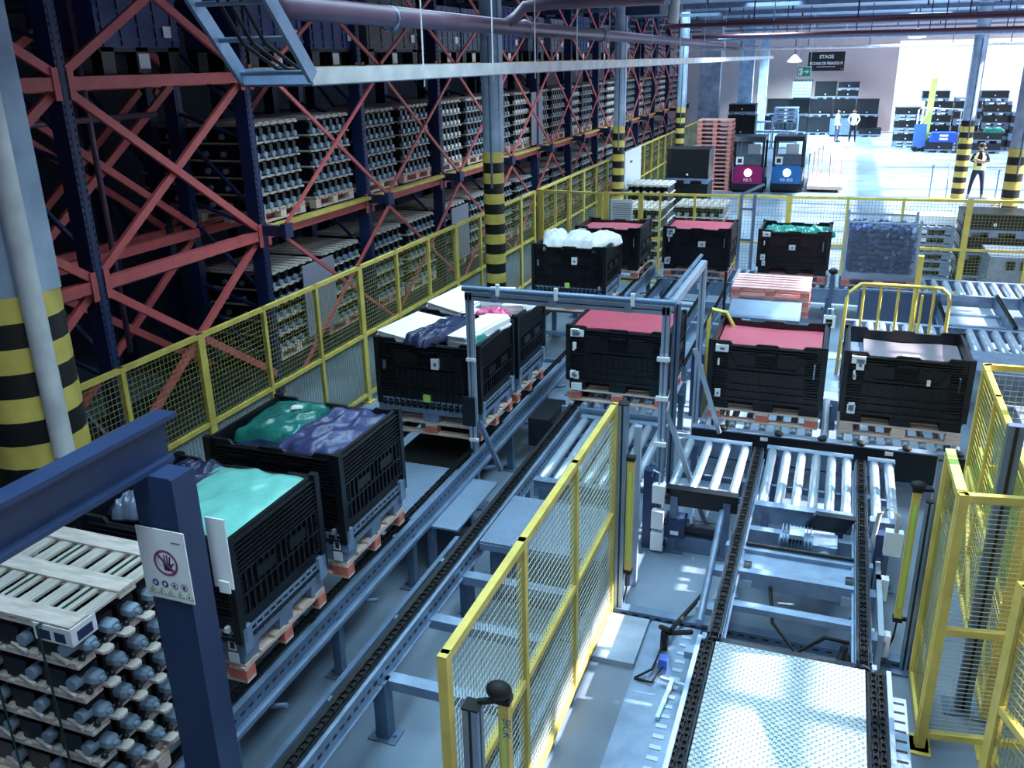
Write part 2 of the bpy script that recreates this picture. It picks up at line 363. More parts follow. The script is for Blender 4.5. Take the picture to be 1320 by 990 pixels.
MB().path([(-8.2, 5.2, 2.12), (-8.2, 10.0, 2.12)], .035, 8).build('pipe_run', purple, t, True)

# ---- product stacks: pallet, trays, black products with round caps on the +x side
def make_stack(caps=6, layers=5, wy=1.16, dx=1.12, colour=cap, hgt=.235, seed=0):
    rnd = random.Random(seed); t = thing('product_stack', 'x', 'stacked pallet')
    mb = MB()
    for x in (-dx/2+.06, 0, dx/2-.06):
        for y in (-wy/2+.07, 0, wy/2-.07): mb.box(x-.06, x+.06, y-.07, y+.07, .02, .12)
        mb.box(x-.06, x+.06, -wy/2, wy/2, 0, .02)
    for k in range(6): y = -wy/2+.09+k*(wy-.18)/5; mb.box(-dx/2, dx/2, y-.075, y+.075, .12, .145)
    mb.build('pallet', pinkw if seed % 2 else wood, t)
    trays = []; bl = []; cp = []
    for k in range(layers+1):
        z = .15+k*hgt*1.0
        if k == 0:
            mb = MB().box(-dx/2, dx/2, -wy/2, wy/2, 0, .022)
            for j in range(caps): y = -wy/2+wy*(j+.5)/caps; mb.box(dx/2, dx/2+.035, y-.03, y+.045, 0, .018)
            o = mb.build('tray', palex, t); trays.append(o); o.location.z = z
        else: dupchild(trays[0], t, (rnd.uniform(-.012, .012), rnd.uniform(-.012, .012), z))
        if k < layers:
            if k == 0:
                mb = MB()
                for j in range(caps):
                    y = -wy/2+wy*(j+.5)/caps; mb.box(-dx/2+.03, dx/2-.07, y-.06, y+.06, .022, hgt-.02)
                    mb.box(dx/2-.07, dx/2-.02, y-.05, y+.03, .1, hgt-.03)
                for j in range(3): mb.box(-dx/2+.2+j*.25, -dx/2+.32+j*.25, -wy/2+.005, -wy/2+.05, .05, .16)
                o = mb.build('black_unit_row', black, t); o.location.z = z; bl.append(o); o['kind'] = 'stuff'
                mb = MB()
                for j in range(caps):
                    y = -wy/2+wy*(j+.5)/caps; mb.tube((dx/2-.09, y+.01, .075), (dx/2+.01, y+.01, .075), .055, 8, .045); 
                for j in range(2): mb.tube((-dx/2+.33+j*.3, -wy/2+.06, .1), (-dx/2+.33+j*.3, -wy/2-.01, .1), .04, 8)
                o = mb.build('cap_row', colour, t); o.location.z = z; cp.append(o); o['kind'] = 'stuff'
            else: dupchild(bl[0], t, (0,0,z)); dupchild(cp[0], t, (0,0,z))
    mb = MB()
    for k in range(7): y = -wy/2+.08+k*(wy-.16)/6; mb.box(-dx/2, dx/2, y-.055, y+.055, 0, .02)
    for x in (-dx/2+.06, 0, dx/2-.06): mb.box(x-.05, x+.05, -wy/2, wy/2, -.015, .005)
    o = mb.build('top_deck', pale, t); o.location.z = .15+layers*hgt+.03
    return t
PS = [Proto(lambda s=s: make_stack(6, 5, seed=s, colour=cap if s != 2 else white)) for s in range(3)]
n2 = n1 = 0
for i in range(2, 13):
    for j, dy in enumerate((.72, 2.2)):
        y = UY[i]+dy+random.uniform(-.04, .04)
        n2 += 1; p = PS[(i*2+j) % 3 if i > 2 else 0]
        p.at('tray stack with pale caps on the middle rack shelf, %s from the near end' % ORD[n2], (-8.19, y, 2.5))
        n1 += 1
        p = PS[(i+j) % 2]
        p.at('tray stack at floor level behind the mesh fence, %s from the near end' % ORD[n1], (-8.19, y+.03, .42))
for i in range(2, 6):
    PS[2].at('dim tray stack in the second rack row, %s from the near end' % ORD[i-1], (-9.87, UY[i]+1.6, 2.42))
mb = MB()
for i in range(1, 13): mb.box(-8.62, -7.55, UY[i]+.1, UY[i+1]-.1, .2, .4)
o = mb.build('plinth', dark, rack, True); o['label'] = 'dark floor-level bearers under the stacks'
ncard = 0
for (y, z, lab) in ((11.6, .62, 'lilac cardboard sheet standing against a floor level stack behind the fence'), (22.4, 2.55, 'tall lilac cardboard sheet standing beside a stack on the middle shelf'),
                    (17.2, .62, 'lilac cardboard sheet on the floor level next to the striped column behind the fence')):
    t = thing('cardboard_sheet', lab, 'cardboard', (-7.52, y, z))
    MB().box(-.02, .0, -.45, .45, 0, 1.3 if z > 2 else 1.12).build('sheet', card, t)
# ---- top shelf load
def make_bigcrate(col, w=1.35, h=.95):
    t = thing('storage_crate', 'x', 'crate'); mb = MB()
    mb.box(-.5, .5, -w/2, w/2, .28, .28+h)
    for k in range(6): z = .36+k*h/6.2; mb.box(-.515, .515, -w/2-.012, w/2+.012, z, z+.03)
    for k in range(5): y = -w/2+.1+k*(w-.2)/4; mb.box(.5, .52, y-.03, y+.03, .3, .25+h)
    mb.build('body', col, t)
    for x in (-.42, .42):
        for y in (-w/2+.12, 0, w/2-.12): MB().box(x-.08, x+.08, y-.1, y+.1, 0, .29).build('foot', black, t)
    MB().box(-.5, .5, -w/2, w/2, .24, .28).build('base', dark, t)
    for (y, z) in ((w/2-.25, .75), (w/2-.22, .4)): MB().box(.521, .526, y-.07, y+.07, z, z+.13).build('label', white, t)
    MB().box(.505, .51, -.08, .1, .05, .22).build('label', white, t)
    return t
KB = Proto(lambda: make_bigcrate(mat('crate_navy', (48, 60, 112), .5))); KG = Proto(lambda: make_bigcrate(mat('crate_grey', (104, 110, 128), .55), 1.2, .8)); KBR = Proto(lambda: make_bigcrate(mat('crate_taupe', (96, 94, 98), .65), 1.9, 1.05))
for (p, y, lab) in ((KB, 11.2, 'navy crate on the top shelf behind the ladder tray'), (KB, 12.75, 'navy crate with white labels on the top shelf right of the ladder tray'), (KBR, 14.75, 'wide taupe wrapped load on the top shelf above the first tray stacks'),
                    (KG, 17.1, 'grey slotted crate on the top shelf left of the first column'), (KG, 18.4, 'grey crate on the top shelf behind the first pale column'), (KB, 20.6, 'navy crate on the top shelf right of the first column'),
                    (KG, 22.6, 'grey crate on the top shelf under the purple pipe bend'), (KG, 24.4, 'grey crate on the top shelf beneath the purple pipe'), (KB, 27.0, 'navy crate on the top shelf near the duct'), (KG, 29.5, 'grey crate on the top shelf past the duct'), (KG, 32.5, 'grey crate on the top shelf far down the aisle'), (KB, 9.0, 'dim navy crate on the top shelf behind the red braces'), (KB, 6.0, 'navy crate on the top shelf at the near end of the rack')):
    p.at(lab, (-8.1 if y > 10.5 else -8.5, y, 4.55))

# ================================================================== FENCES
def wires(p, q, h0, h1, cu, cv, w=.0045):
    """square wires filling the upright rectangle from p to q (plan points) between two heights"""
    mb = MB(); p = Vector((p[0], p[1], 0)); q = Vector((q[0], q[1], 0)); L = (q-p).length; d = (q-p)/L; nrm = Vector((d.y, -d.x, 0))
    n = max(1, int(L/cu))
    for i in range(1, n):
        a = p+d*(L*i/n); mb.bar(a+Vector((0,0,h0)), a+Vector((0,0,h1)), w, w, 0, d)
    n = max(1, int((h1-h0)/cv))
    for i in range(1, n):
        z = h0+(h1-h0)*i/n; o = nrm*w*.8; mb.bar(p+o+Vector((0,0,z)), q+o+Vector((0,0,z)), w, w)
    return mb
def fence(name, label, p0, p1, h, posts, wide, mids=(1.0,), h0=.12, cu=.055, cv=.055, wm=wire, pw=.05, ww=.1, w=.0045, cat='fence'):
    t = thing(name, label, cat, (p0[0], p0[1], 0))
    P0 = Vector((p0[0], p0[1], 0)); P1 = Vector((p1[0], p1[1], 0)); d = (P1-P0).normalized(); L = (P1-P0).length
    for nm, z in [('top_rail', h-.025), ('bottom_rail', h0)]+[('middle_rail', z) for z in mids]:
        MB().bar(P0+Vector((0,0,z)), P1+Vector((0,0,z)), .045, .05).build(nm, yel, t, True)
    for s in posts:
        pwid = ww if s in wide else pw; c = P0+d*s
        po = MB().bar(c+Vector((0,0,0 if s in wide else h0)), c+Vector((0,0,h)), .05, pwid, 0, d).build('wide_post' if s in wide else 'post', yel, t, True)
        if s in wide: MB().box(c.x-.07, c.x+.07, c.y-.09, c.y+.09, 0, .012).build('foot_plate', yel, po, True)
    zz = [h0]+sorted(mids)+[h-.03]
    ps = sorted(posts)
    for a, b in zip(ps[:-1], ps[1:]):
        for z0, z1 in zip(zz[:-1], zz[1:]):
            A = P0+d*a; Bq = P0+d*b
            wires(A, Bq, z0, z1, cu, cv, w).build('mesh_panel', wm, t, True)
    return t
pp = [3.72+1.11*i for i in range(14)]
fence('mesh_fence', 'long yellow mesh fence running between the racks and the left crate conveyor', (-6.1, 3.72), (-6.1, 17.9), 2.0, [p-3.72 for p in pp[:13]]+[14.18], [p-3.72 for p in pp[:13:3]]+[14.18])
fence('mesh_fence', 'far run of yellow mesh fence going back past the white panel', (-6.1, 18.2), (-6.1, 40), 2.0, [i*1.21 for i in range(19)], [i*1.21 for i in range(0, 19, 3)], cu=.09, cv=.09, w=.006)
fence('mesh_fence', 'yellow mesh gate across the aisle end behind the pink lined crate', (-6.0, 18.1), (-4.66, 18.0), 2.0, [0, .62, 1.34], [0, 1.34], (.9,))
fence('mesh_fence', 'yellow mesh fence crossing behind the back row of crates', (-4.55, 18.05), (6.6, 18.75), 2.0, [0, .72, 1.12, 1.82, 2.7, 3.66, 4.75, 5.75, 6.9, 8.0, 9.2, 10.4, 11.17], [0, .72, 3.66, 6.9, 9.2], (1.05,), cu=.06, cv=.06, wm=wire)
t = thing('notice_sheet', 'white sheet of notices fixed to the yellow gate behind the crates', 'sign', (-4.2, 18.0, 1.6))
MB().box(-4.44, -3.98, 18.0, 18.02, 1.42, 1.86).build('panel', white, t, True)
for k in range(8): MB().box(-4.4, -4.02, 17.996, 17.999, 1.46+k*.045, 1.468+k*.045).build('text_line', galvd, t, True)
t = thing('notice_board', 'large white rigid panel standing against the far fence beside the lime banded column', 'panel', (-5.6, 25, 0))
MB().box(-5.64, -5.6, 24.2, 26.3, 1.1, 2.2).build('board', white, t, True)
MB().box(-5.595, -5.59, 24.8, 25.1, 1.85, 1.9).build('mark', ink, t, True)
for y in (24.3, 26.2): MB().box(-5.64, -5.6, y-.03, y+.03, 0, 1.1).build('leg', galv, t, True)
t = fence('mesh_fence', 'foreground yellow mesh screen standing beside the chain conveyor in the middle', (-1.52, 3.08), (-1.52, 6.42), 2.0, [0, 1.1, 2.2, 3.34], [0, 3.34], (1.0,), .1, .036, .05, wirew, .05, .06, .0035)
MB().box(-1.535, -1.52, 3.1, 6.4, .02, .1).build('kick_plate', galv, t, True)
MB().box(-1.58, -1.535, 3.1, 6.4, 0, .42).build('low_wall', galv, t, True)
# right hand cage
t = fence('cage_fence', 'yellow mesh cage panel facing the camera at the lower right', (.93, 5.57), (1.62, 5.68), 2.0, [0, .44, .69], [0, .44], (.98,), .12, .12, .034, wirew, .05, .06, .0035)
t = fence('cage_fence', 'short yellow mesh cage side running back from the lower right panel', (.92, 5.6), (.91, 6.25), 2.0, [0, .65], [0], (), .12, .036, .05, wire, .05, .06, .0035)
MB().bar((.91, 6.25, 2.0), (.92, 5.6, 2.0), .06, .02).build('sloped_cap', lime, t, True)
t = fence('cage_fence', 'yellow mesh cage side behind the right hand crate with lime panels', (1.38, 8.3), (1.36, 5.9), 2.0, [0, .8, 1.6, 2.4], [0], (1.0,), .12, .036, .05, wire, .05, .06, .0035)
for (a, b, z0, z1) in ((6.0, 7.3, 1.02, 1.9), (7.35, 8.2, .95, 1.25)): MB().box(1.42, 1.44, a, b, z0, z1).build('lime_panel', lime, t, True)
for (a, b) in ((8.2, 7.0), (7.0, 5.95)): MB().bar((1.36, a, 1.0), (1.36, b, .2), .03, .04).build('diagonal_brace', yel, t, True)
t = fence('cage_fence', 'yellow cage panel with zinc wires closing the corner beyond the right crate', (1.4, 8.32), (3.2, 8.42), 2.0, [0, .75, 1.8], [0], (1.0,), .12, .05, .05, wirew, .05, .06, .004)
MB().box(1.85, 2.1, 8.44, 8.46, 1.1, 1.92).build('lime_panel', lime, t, True)
t = fence('cage_fence', 'nearest yellow cage side at the bottom right corner of the picture', (1.22, 5.0), (1.9, 3.2), 1.75, [0, .9, 1.92], [0], (.9,), .1, .036, .05, wire, .05, .07, .0035)
t = thing('steel_post', 'slotted grey steel post standing inside the right hand cage', 'post', (1.55, 7.2, 0))
MB().box(1.2, 1.3, 6.05, 6.12, 0, 2.3).build('upright', galvd, t, True); MB().box(1.24, 1.26, 6.04, 6.05, 0, 2.3).build('slot_line', stripek, t, True)
MB().box(1.12, 1.4, 5.98, 6.2, 0, .015).build('foot_plate', galvd, t, True)

# ================================================================== PALLETS AND CRATES
def make_pallet(redb=True, wd=None, w=1.2, d=1.0):
    t = thing('wooden_pallet', 'x', 'pallet'); wd = wd or wood
    db = None
    for k in range(6):
        y = -d/2+.07+k*(d-.14)/5
        if db is None: db = B(-w/2, w/2, -.062, .062, .122, .144).build('deck_board', wd, t); db.location.y = y
        else: dupchild(db, t, (random.uniform(-.006, .006), y, 0))
    sb = None
    for x in (-w/2+.07, 0, w/2-.07):
        if sb is None: sb = B(-.065, .065, -d/2, d/2, .1, .121).build('stringer_board', woody if wd is wood else wd, t); sb.location.x = x
        else: dupchild(sb, t, (x, 0, 0))
    bk = None
    for x in (-w/2+.072, 0, w/2-.072):
        for y in (-d/2+.05, 0, d/2-.05):
            if bk is None: bk = B(-.072, .072, -.05, .05, .022, .099).build('block', blk if redb else wd, t); bk.location = (x, y, 0)
            else: dupchild(bk, t, (x, y, 0))
    bb = None
    for y in (-d/2+.05, 0, d/2-.05):
        if bb is None: bb = B(-w/2, w/2, -.049, .049, 0, .021).build('bottom_board', wd, t); bb.location.y = y
        else: dupchild(bb, t, (0, y, 0))
    return t
PW = Proto(lambda: make_pallet()); PP = Proto(lambda: make_pallet(True, pinkw)); PN = Proto(lambda: make_pallet(False))
def make_plastic_pallet():
    t = thing('plastic_pallet', 'x', 'pallet'); w, d = 1.2, 1.0
    B(-.6, .6, -.5, .5, .10, .14).build('deck', greyp, t)
    f = None
    for x in (-.5, 0, .5):
        for y in (-.41, 0, .41):
            if f is None:
                f = MB().prism([(-.09,0),(.09,0),(.1,.1),(-.1,.1)], 1, -.08, .08).build('foot', greyp, t); f.location = (x, y, 0)
            else: dupchild(f, t, (x, y, 0))
    for s in (-1, 1):
        mb = MB()
        y = s*.495
        for z in (.14, .19, .24): mb.box(-.6, .6, y-.012, y+.012, z, z+.018)
        for k in range(17): x = -.59+k*1.18/16; mb.box(x-.008, x+.008, y-.014, y+.014, .14, .258)
        mb.build('rim', greyp, t)
        mb = MB(); x = s*.597
        for z in (.14, .19, .24): mb.box(x-.012, x+.012, -.5, .5, z, z+.018)
        for k in range(14): yy = -.49+k*.98/13; mb.box(x-.014, x+.014, yy-.008, yy+.008, .14, .258)
        mb.build('rim', greyp, t)
        for y in (-.46, .46): MB().box(s*.6-.03, s*.6+.03, y-.045, y+.045, .1, .29).build('corner_lug', greyp, t)
    MB().box(.5, .56, -.516, -.511, .12, .2).build('label', white, t); MB().box(.515, .55, -.518, -.516, .135, .185).build('code_mark', ink, t)
    MB().box(.49, .57, -.516, -.511, .02, .1).build('label', white, t)
    return t
PG = Proto(make_plastic_pallet)
def make_crate(feet=True):
    t = thing('folding_crate', 'x', 'crate'); H = .8; z0 = .1 if feet else .02
    B(-.58, .58, -.48, .48, z0, z0+.05).build('floor_plate', black, t)
    if feet:
        f = None
        for x, wd in ((-.49, .1), (0, .085), (.49, .1)):
            for y in (-.4, 0, .4):
                if f is None:
                    mb = MB().box(-.1, .1, -.09, .09, 0, .1)
                    for k in range(3): mb.box(-.105, .105, -.095, .095, .012+k*.032, .024+k*.032)
                    f = mb.build('foot', black, t); f.location = (x, y, 0)
                else: dupchild(f, t, (x, y, 0))
    for s in (-1, 1):                                           # long walls with flap outline and ribs
        y = s*.485; o = s*.019; mb = MB()
        mb.prism([(-.6,z0),(.6,z0),(.6,H),(.4,H),(.37,H-.035),(.13,H-.035),(.1,H-.015),(-.1,H-.015),(-.13,H-.035),(-.37,H-.035),(-.4,H),(-.6,H)], 1, y-.014, y+.014)
        def hb(x0, x1, z, th=.012, dp=1.0): mb.box(x0, x1, min(y, y+o*2*dp), max(y, y+o*2*dp), z, z+th)
        for z in (z0+.03, .22, .3, .46): hb(-.58, .58, z)
        hb(-.32, .32, .5, .014, 1.2)
        for k in range(4): hb(-.52, .52, .66+k*.028 if k < 3 else H-.05, .01)
        for k in range(7): hb(-.12, .12, .52+k*.02, .007, .8)
        for sx in (-1, 1):
            mb.bar((sx*.42, y+o, .65), (sx*.32, y+o, .505), .03, .014, 0, (0,1,0))
            for k in range(15): hb(sx*.5-.09, sx*.5+.09, .2+k*.031, .009, .9)
        for k in range(13): x = -.42+k*.07; mb.box(x-.006, x+.006, min(y, y+o*1.6), max(y, y+o*1.6), z0+.03, .46)
        for x in (-.3, 0, .22): mb.box(x-.09, x+.09, min(y, y+o*2.4), max(y, y+o*2.4), .675, .7)
        mb.build('front_wall' if s < 0 else 'rear_wall', black, t)
    for s in (-1, 1):
        x = s*.585; o = s*.018; mb = MB().box(x-.014, x+.014, -.5, .5, z0, H)
        for k in range(7): mb.box(min(x, x+2*o), max(x, x+2*o), -.5, .5, .56+k*.034, .57+k*.034)
        for z in (z0+.02, .2, .36, .53): mb.box(min(x, x+2.2*o), max(x, x+2.2*o), -.5, .5, z, z+.014)
        for k in range(15): yy = -.46+k*.92/14; mb.box(min(x, x+2*o), max(x, x+2*o), yy-.008, yy+.008, .2, .53)
        for yy in (-.18, .2): mb.box(min(x, x+2.2*o), max(x, x+2.2*o), yy-.1, yy+.1, .4, .48)
        for sy in (-1, 1):
            for k in range(12): mb.box(min(x, x+2.1*o), max(x, x+2.1*o), sy*.46-.035, sy*.46+.035, .22+k*.026, .23+k*.026)
        mb.build('side_wall', black, t)
    for sx in (-1, 1):
        for sy in (-1, 1): B(sx*.6-.03, sx*.6+.03, sy*.5-.03, sy*.5+.03, z0+.02, H+.012).build('corner_post', black, t)
    return t
def sticker(t, x, z, w, h, code=True, face=-1, m=white):
    """paper label on the front of a crate"""
    y = -.533; lb = MB().box(x-w/2, x+w/2, y-.004, y+.03, z-h/2, z+h/2).build('label', m, t)
    if code: MB().box(x-w*.16, x+w*.2, y-.006, y-.004, z-h*.2, z+h*.12).build('code_mark', galvd, lb)
CF = Proto(lambda: make_crate(True)); CN = Proto(lambda: make_crate(False))
ZC = .70
def crate_on(px, py, label, plabel, greybase=False, pal=PW, mid=None, feet=True):
    pal.at(plabel, (px, py, ZC)); z = ZC+.146
    if greybase:
        PG.at('grey plastic pallet under the '+mid, (px, py, z)); c = CN.at(label, (px, py, z+.145)); zb = z+.145
    else: c = CF.at(label, (px, py, z)); zb = z
    return c, zb
# right and middle rows
c, z = crate_on(-.56, 10.0, 'black folding crate with a crimson sheet, front row, right of the portal', 'wooden pallet under the crate with the crimson sheet right of the portal')
sticker(c, -.48, .72, .14, .08); sticker(c, -.5, .19, .06, .09); MB().box(-.52, -.5, -.537, -.51, .52, .6).build('mark', white, c); MB().box(.5, .515, -.537, -.51, .45, .62).build('mark', galv, c)
c, z = crate_on(.86, 10.0, 'black folding crate holding a grey sheet, rightmost of the front row', 'wooden pallet under the rightmost front crate', pal=PN)
sticker(c, -.46, .67, .08, .12); sticker(c, -.5, .16, .08, .1); MB().box(-.515, -.49, -.537, -.51, .5, .56).build('mark', white, c); MB().box(.2, .235, -.537, -.51, .5, .56).build('scuff', white, c); MB().box(.5, .515, -.537, -.51, .45, .6).build('mark', galv, c)
c, z = crate_on(-2.25, 10.1, 'black folding crate holding a crimson sheet directly behind the portal crossbar', 'wooden pallet under the crate behind the portal crossbar')
sticker(c, -.52, .72, .1, .09); sticker(c, -.54, .2, .07, .09); MB().box(-.545, -.52, -.537, -.51, .5, .6).build('mark', white, c); MB().box(-.56, -.43, -.537, -.51, .0, .09).build('label', white, c)
c, z = crate_on(-2.39, 16.85, 'black folding crate holding a crimson sheet in the back row', 'wooden pallet under the back row crimson lined crate'); sticker(c, -.5, .68, .1, .13); sticker(c, .1, .5, .13, .1); sticker(c, -.53, .16, .09, .12)
c, z = crate_on(-.67, 16.95, 'black folding crate holding teal bags in the back row', 'wooden pallet under the teal bag crate', pal=PP); sticker(c, -.02, .5, .11, .09); sticker(c, -.52, .3, .08, .1)
# left line
NB = [(-4.0, 4.4, 'near left crate with the teal bag'), (-4.0, 5.74, 'second left crate with green and indigo bags'), (-4.0, 8.6, 'left crate with white sheets beside the portal post'),
      (-4.0, 9.78, 'left crate behind the portal post'), (-4.0, 13.95, 'far left crate heaped with white sheets')]
LB = ['nearest black folding crate with a bright teal bag, behind the navy post', 'black folding crate with dark green and indigo bags, second on the left conveyor', 'black folding crate of white sheets and a dark bag standing left of the portal post',
      'black folding crate heaped with white and pink bags just behind the portal post', 'black folding crate heaped with white sheets at the far end of the left conveyor']
for (x, y, nm), lb in zip(NB, LB):
    c, z = crate_on(x, y, lb, 'wooden pallet with red blocks under the '+nm, True, mid=nm)
    sticker(c, .52, .14, .03, .04, False); MB().box(.615, .62, -.48, -.455, .1, .14).build('tag', white, c)
    if y > 8:
        sticker(c, .1, .56, .09, .12); sticker(c, -.02, .15, .08, .08, False, m=lime); MB().box(-.53, -.5, -.537, -.51, .45, .55).build('mark', galv, c)
c, z = crate_on(-4.0, 16.5, 'black folding crate with a pink sheet behind the heaped white one at the far left', 'wooden pallet under the far left pink lined crate')

# ---- contents
def sheet(name, label, x, y, z, w, d, m, cat='sheet', wav=.008, seed=1):
    rnd = random.Random(seed); t = MB(); nx, ny = 16, 12; vs = []
    for j in range(ny+1):
        for i in range(nx+1):
            u, v = i/nx, j/ny
            vs.append((-w/2+w*u, -d/2+d*v, wav*math.sin(7*u+seed)*math.cos(5*v+seed*2)+rnd.uniform(-.002, .002)))
    n0 = len(vs); top = vs; bot = [(a, b, -.012) for a, b, c_ in vs]
    fs = [(j*(nx+1)+i, j*(nx+1)+i+1, (j+1)*(nx+1)+i+1, (j+1)*(nx+1)+i) for j in range(ny) for i in range(nx)]
    t.add(top, fs, 0, True); t.add(bot, [tuple(reversed(f)) for f in fs])
    t.box(-w/2, w/2, -d/2, -d/2+.004, -.05, .0); t.box(w/2-.004, w/2, -d/2, d/2, -.05, 0)
    o = t.build(name, m); o.location = (x, y, z); return tag(o, label, cat)
def bag(name, label, x, y, z, w, d, h, m, rz=0, seed=1, crumple=.03, flat=.35, cat='bag', tilt=(0,0)):
    """soft rounded cushion with folds, solid all round"""
    rnd = random.Random(seed); nx, ny = 30, 24; top = []; bot = []
    ph = [(rnd.uniform(4, 13), rnd.uniform(-9, 9), rnd.uniform(0, 6.28), rnd.uniform(.3, 1)) for _ in range(7)]
    for j in range(ny+1):
        for i in range(nx+1):
            u, v = i/nx*2-1, j/ny*2-1
            e = (1-abs(u)**4)**flat*(1-abs(v)**4)**flat
            f = sum(a*(.6-abs(math.sin(.6*(k1*u+k2*v)+p))) for k1, k2, p, a in ph)/2.2
            ex = 1+.03*math.sin(6*v+seed); ey = 1+.03*math.sin(7*u+seed)
            top.append((w/2*u*ex, d/2*v*ey, h*e*(.85+.15*math.cos(u*1.5))+crumple*f*e))
            bot.append((w/2*u*ex, d/2*v*ey, -h*.25*e))
    mb = MB(); fs = [(j*(nx+1)+i, j*(nx+1)+i+1, (j+1)*(nx+1)+i+1, (j+1)*(nx+1)+i) for j in range(ny) for i in range(nx)]
    mb.add(top, fs, 0, True); mb.add(bot, [tuple(reversed(f)) for f in fs], 0, True)
    o = mb.build(name, m); o.location = (x, y, z); o.rotation_euler = (tilt[0], tilt[1], rz); return tag(o, label, cat)
def pad(name, label, x, y, z, w, d, h, m, rz=0, tilt=(0,0), cat='sheet'):
    """bundle of folded sheets: a soft-cornered slab with visible leaves at its edge"""
    mb = MB(); n = 6
    for k in range(n):
        z0 = h*k/n; e = .012*math.sin(k*2.1); b = .02 if k in (0, n-1) else 0
        mb.prism([(-w/2+b+e,-d/2+.02),(-w/2+.03+e,-d/2),(w/2-.03,-d/2+e),(w/2-b,-d/2+.03),(w/2-b+e,d/2-.02),(w/2-.03,d/2),(-w/2+.03,d/2-b),(-w/2+b,d/2-.03)], 2, z0, z0+h/n-.002)
    o = mb.build(name, m); o.location = (x, y, z); o.rotation_euler = (tilt[0], tilt[1], rz); return tag(o, label, cat)
zf = ZC+.146
sheet('crimson_sheet', 'crimson sheet lying in the crate right of the portal', -.56, 10.0, zf+.70, 1.12, .92, crimson, seed=1)
sheet('crimson_sheet', 'crimson sheet lying in the crate under the portal crossbar', -2.25, 10.1, zf+.775, 1.12, .92, crimson, seed=2)
sheet('crimson_sheet', 'crimson sheet lying in the back row crate', -2.39, 16.85, zf+.76, 1.12, .92, crimson, seed=3)
sheet('crimson_sheet', 'pink sheet in the far left crate behind the heap of white sheets', -4.0, 16.5, zf+.72, 1.12, .92, crimson, seed=4)
o = sheet('grey_sheet', 'grey sheet with a white paper label in the rightmost front crate', .93, 10.0, zf+.66, .98, .92, greysh, seed=5, wav=.012)
MB().box(-.1, .07, -.12, -.06, .014, .02).build('paper_label', white, o)
mbx = B(.27, .44, 9.54, 10.46, zf+.6, zf+.62); o = mbx.build('liner_tray', galvd); tag(o, 'grey liner strip at the left side of the rightmost front crate', 'liner')
for k in range(4): bag('teal_bag', 'teal plastic bag in the back row crate, %s from the left' % ORD[k+1], -1.05+k*.26, 16.75+.08*(k % 2), zf+.66, .34, .5, .16, greenf, .3*k, 10+k, .05)
zg = ZC+.146+.145
bag('teal_bag', 'bright teal plastic bag lying on the near left crate', -3.8, 4.42, zg+.72, .78, .94, .09, tealf, .03, 3, .022, .12)
bag('green_bag', 'dark green bag showing under the bright teal bag', -3.78, 4.3, zg+.6, .72, .76, .1, greenf, .02, 4, .03)
bag('navy_bag', 'dark navy bag at the left side of the near left crate', -4.33, 4.48, zg+.72, .42, .86, .1, navyf, 0, 5, .05, .18)
bag('clear_bag', 'small shiny grey bag showing behind the navy post', -4.28, 4.06, zg+.78, .22, .2, .14, mat('shiny_film', (130, 140, 165), .15, .3, .3, 12, .9, 14), .3, 6, .04, cat='bag')
bag('green_bag', 'dark green plastic bag folded in the second left crate', -4.28, 5.85, zg+.68, .56, .74, .13, greenf, .1, 7, .035, .14)
MB_ = bag('paper_scrap', 'white scrap lying on the dark green bag', -4.24, 5.98, zg+.815, .1, .07, .02, white, .6, 8, .006, cat='paper')
bag('indigo_bag', 'crumpled indigo plastic bag in the second left crate', -3.72, 5.74, zg+.7, .56, .9, .12, purplef, -.05, 9, .05, .16)
bag('navy_bag', 'dark navy film sheet spread in the second left crate', -4.0, 5.5, zg+.64, 1.05, .42, .07, navyf, 0, 19, .03)
pad('white_sheets', 'folded white sheets at the left of the crate beside the portal post', -4.38, 8.55, zg+.72, .44, .86, .12, foam, -.1, (0, .12))
pad('white_sheets', 'folded white sheets at the right of the crate beside the portal post', -3.62, 8.68, zg+.72, .36, .74, .14, foam, -.35, (.12, -.1))
bag('navy_bag', 'dark navy bag between the white sheets by the portal post', -4.0, 8.5, zg+.76, .34, .98, .13, navyf, -.28, 11, .07, .2)
bag('green_bag', 'bit of green film at the right edge of the crate by the portal post', -3.5, 8.36, zg+.72, .14, .4, .09, greenf, -.1, 12, .03)
pad('white_sheets', 'white sheets at the left of the crate behind the portal post', -4.3, 9.72, zg+.74, .5, .84, .12, foam, -.12, (.03, .16))
pad('white_sheets', 'white sheets in the middle of the crate behind the portal post', -3.88, 9.98, zg+.76, .38, .5, .13, foam, .1, (.06, .0))
pad('white_sheets', 'white sheets at the right of the crate behind the portal post', -3.52, 9.92, zg+.74, .34, .56, .12, foam, -.15, (.08, -.12))
bag('pink_bag', 'small pink bag in front of the white sheets under the portal crossbar', -3.75, 9.42, zg+.74, .42, .22, .1, mat('pink_film', (214, 80, 130), .3, bump=.6, bscale=9), .1, 13, .03)
bag('white_bag', 'white bag at the front of the crate under the portal crossbar', -3.95, 9.42, zg+.7, .8, .3, .1, foam, .05, 15, .02)
for k, (dx, rz) in enumerate(((-.36, .3), (.02, .15), (.38, -.3))): bag('white_sheets', 'heaped white sheet bundle on the far left crate, %s from the left' % ORD[k+1], -4.0+dx, 13.9, zg+.74, .42, .84, .2, foam, rz, 20+k, .02, .3, 'sheet', (.04, .1*(k-1)))

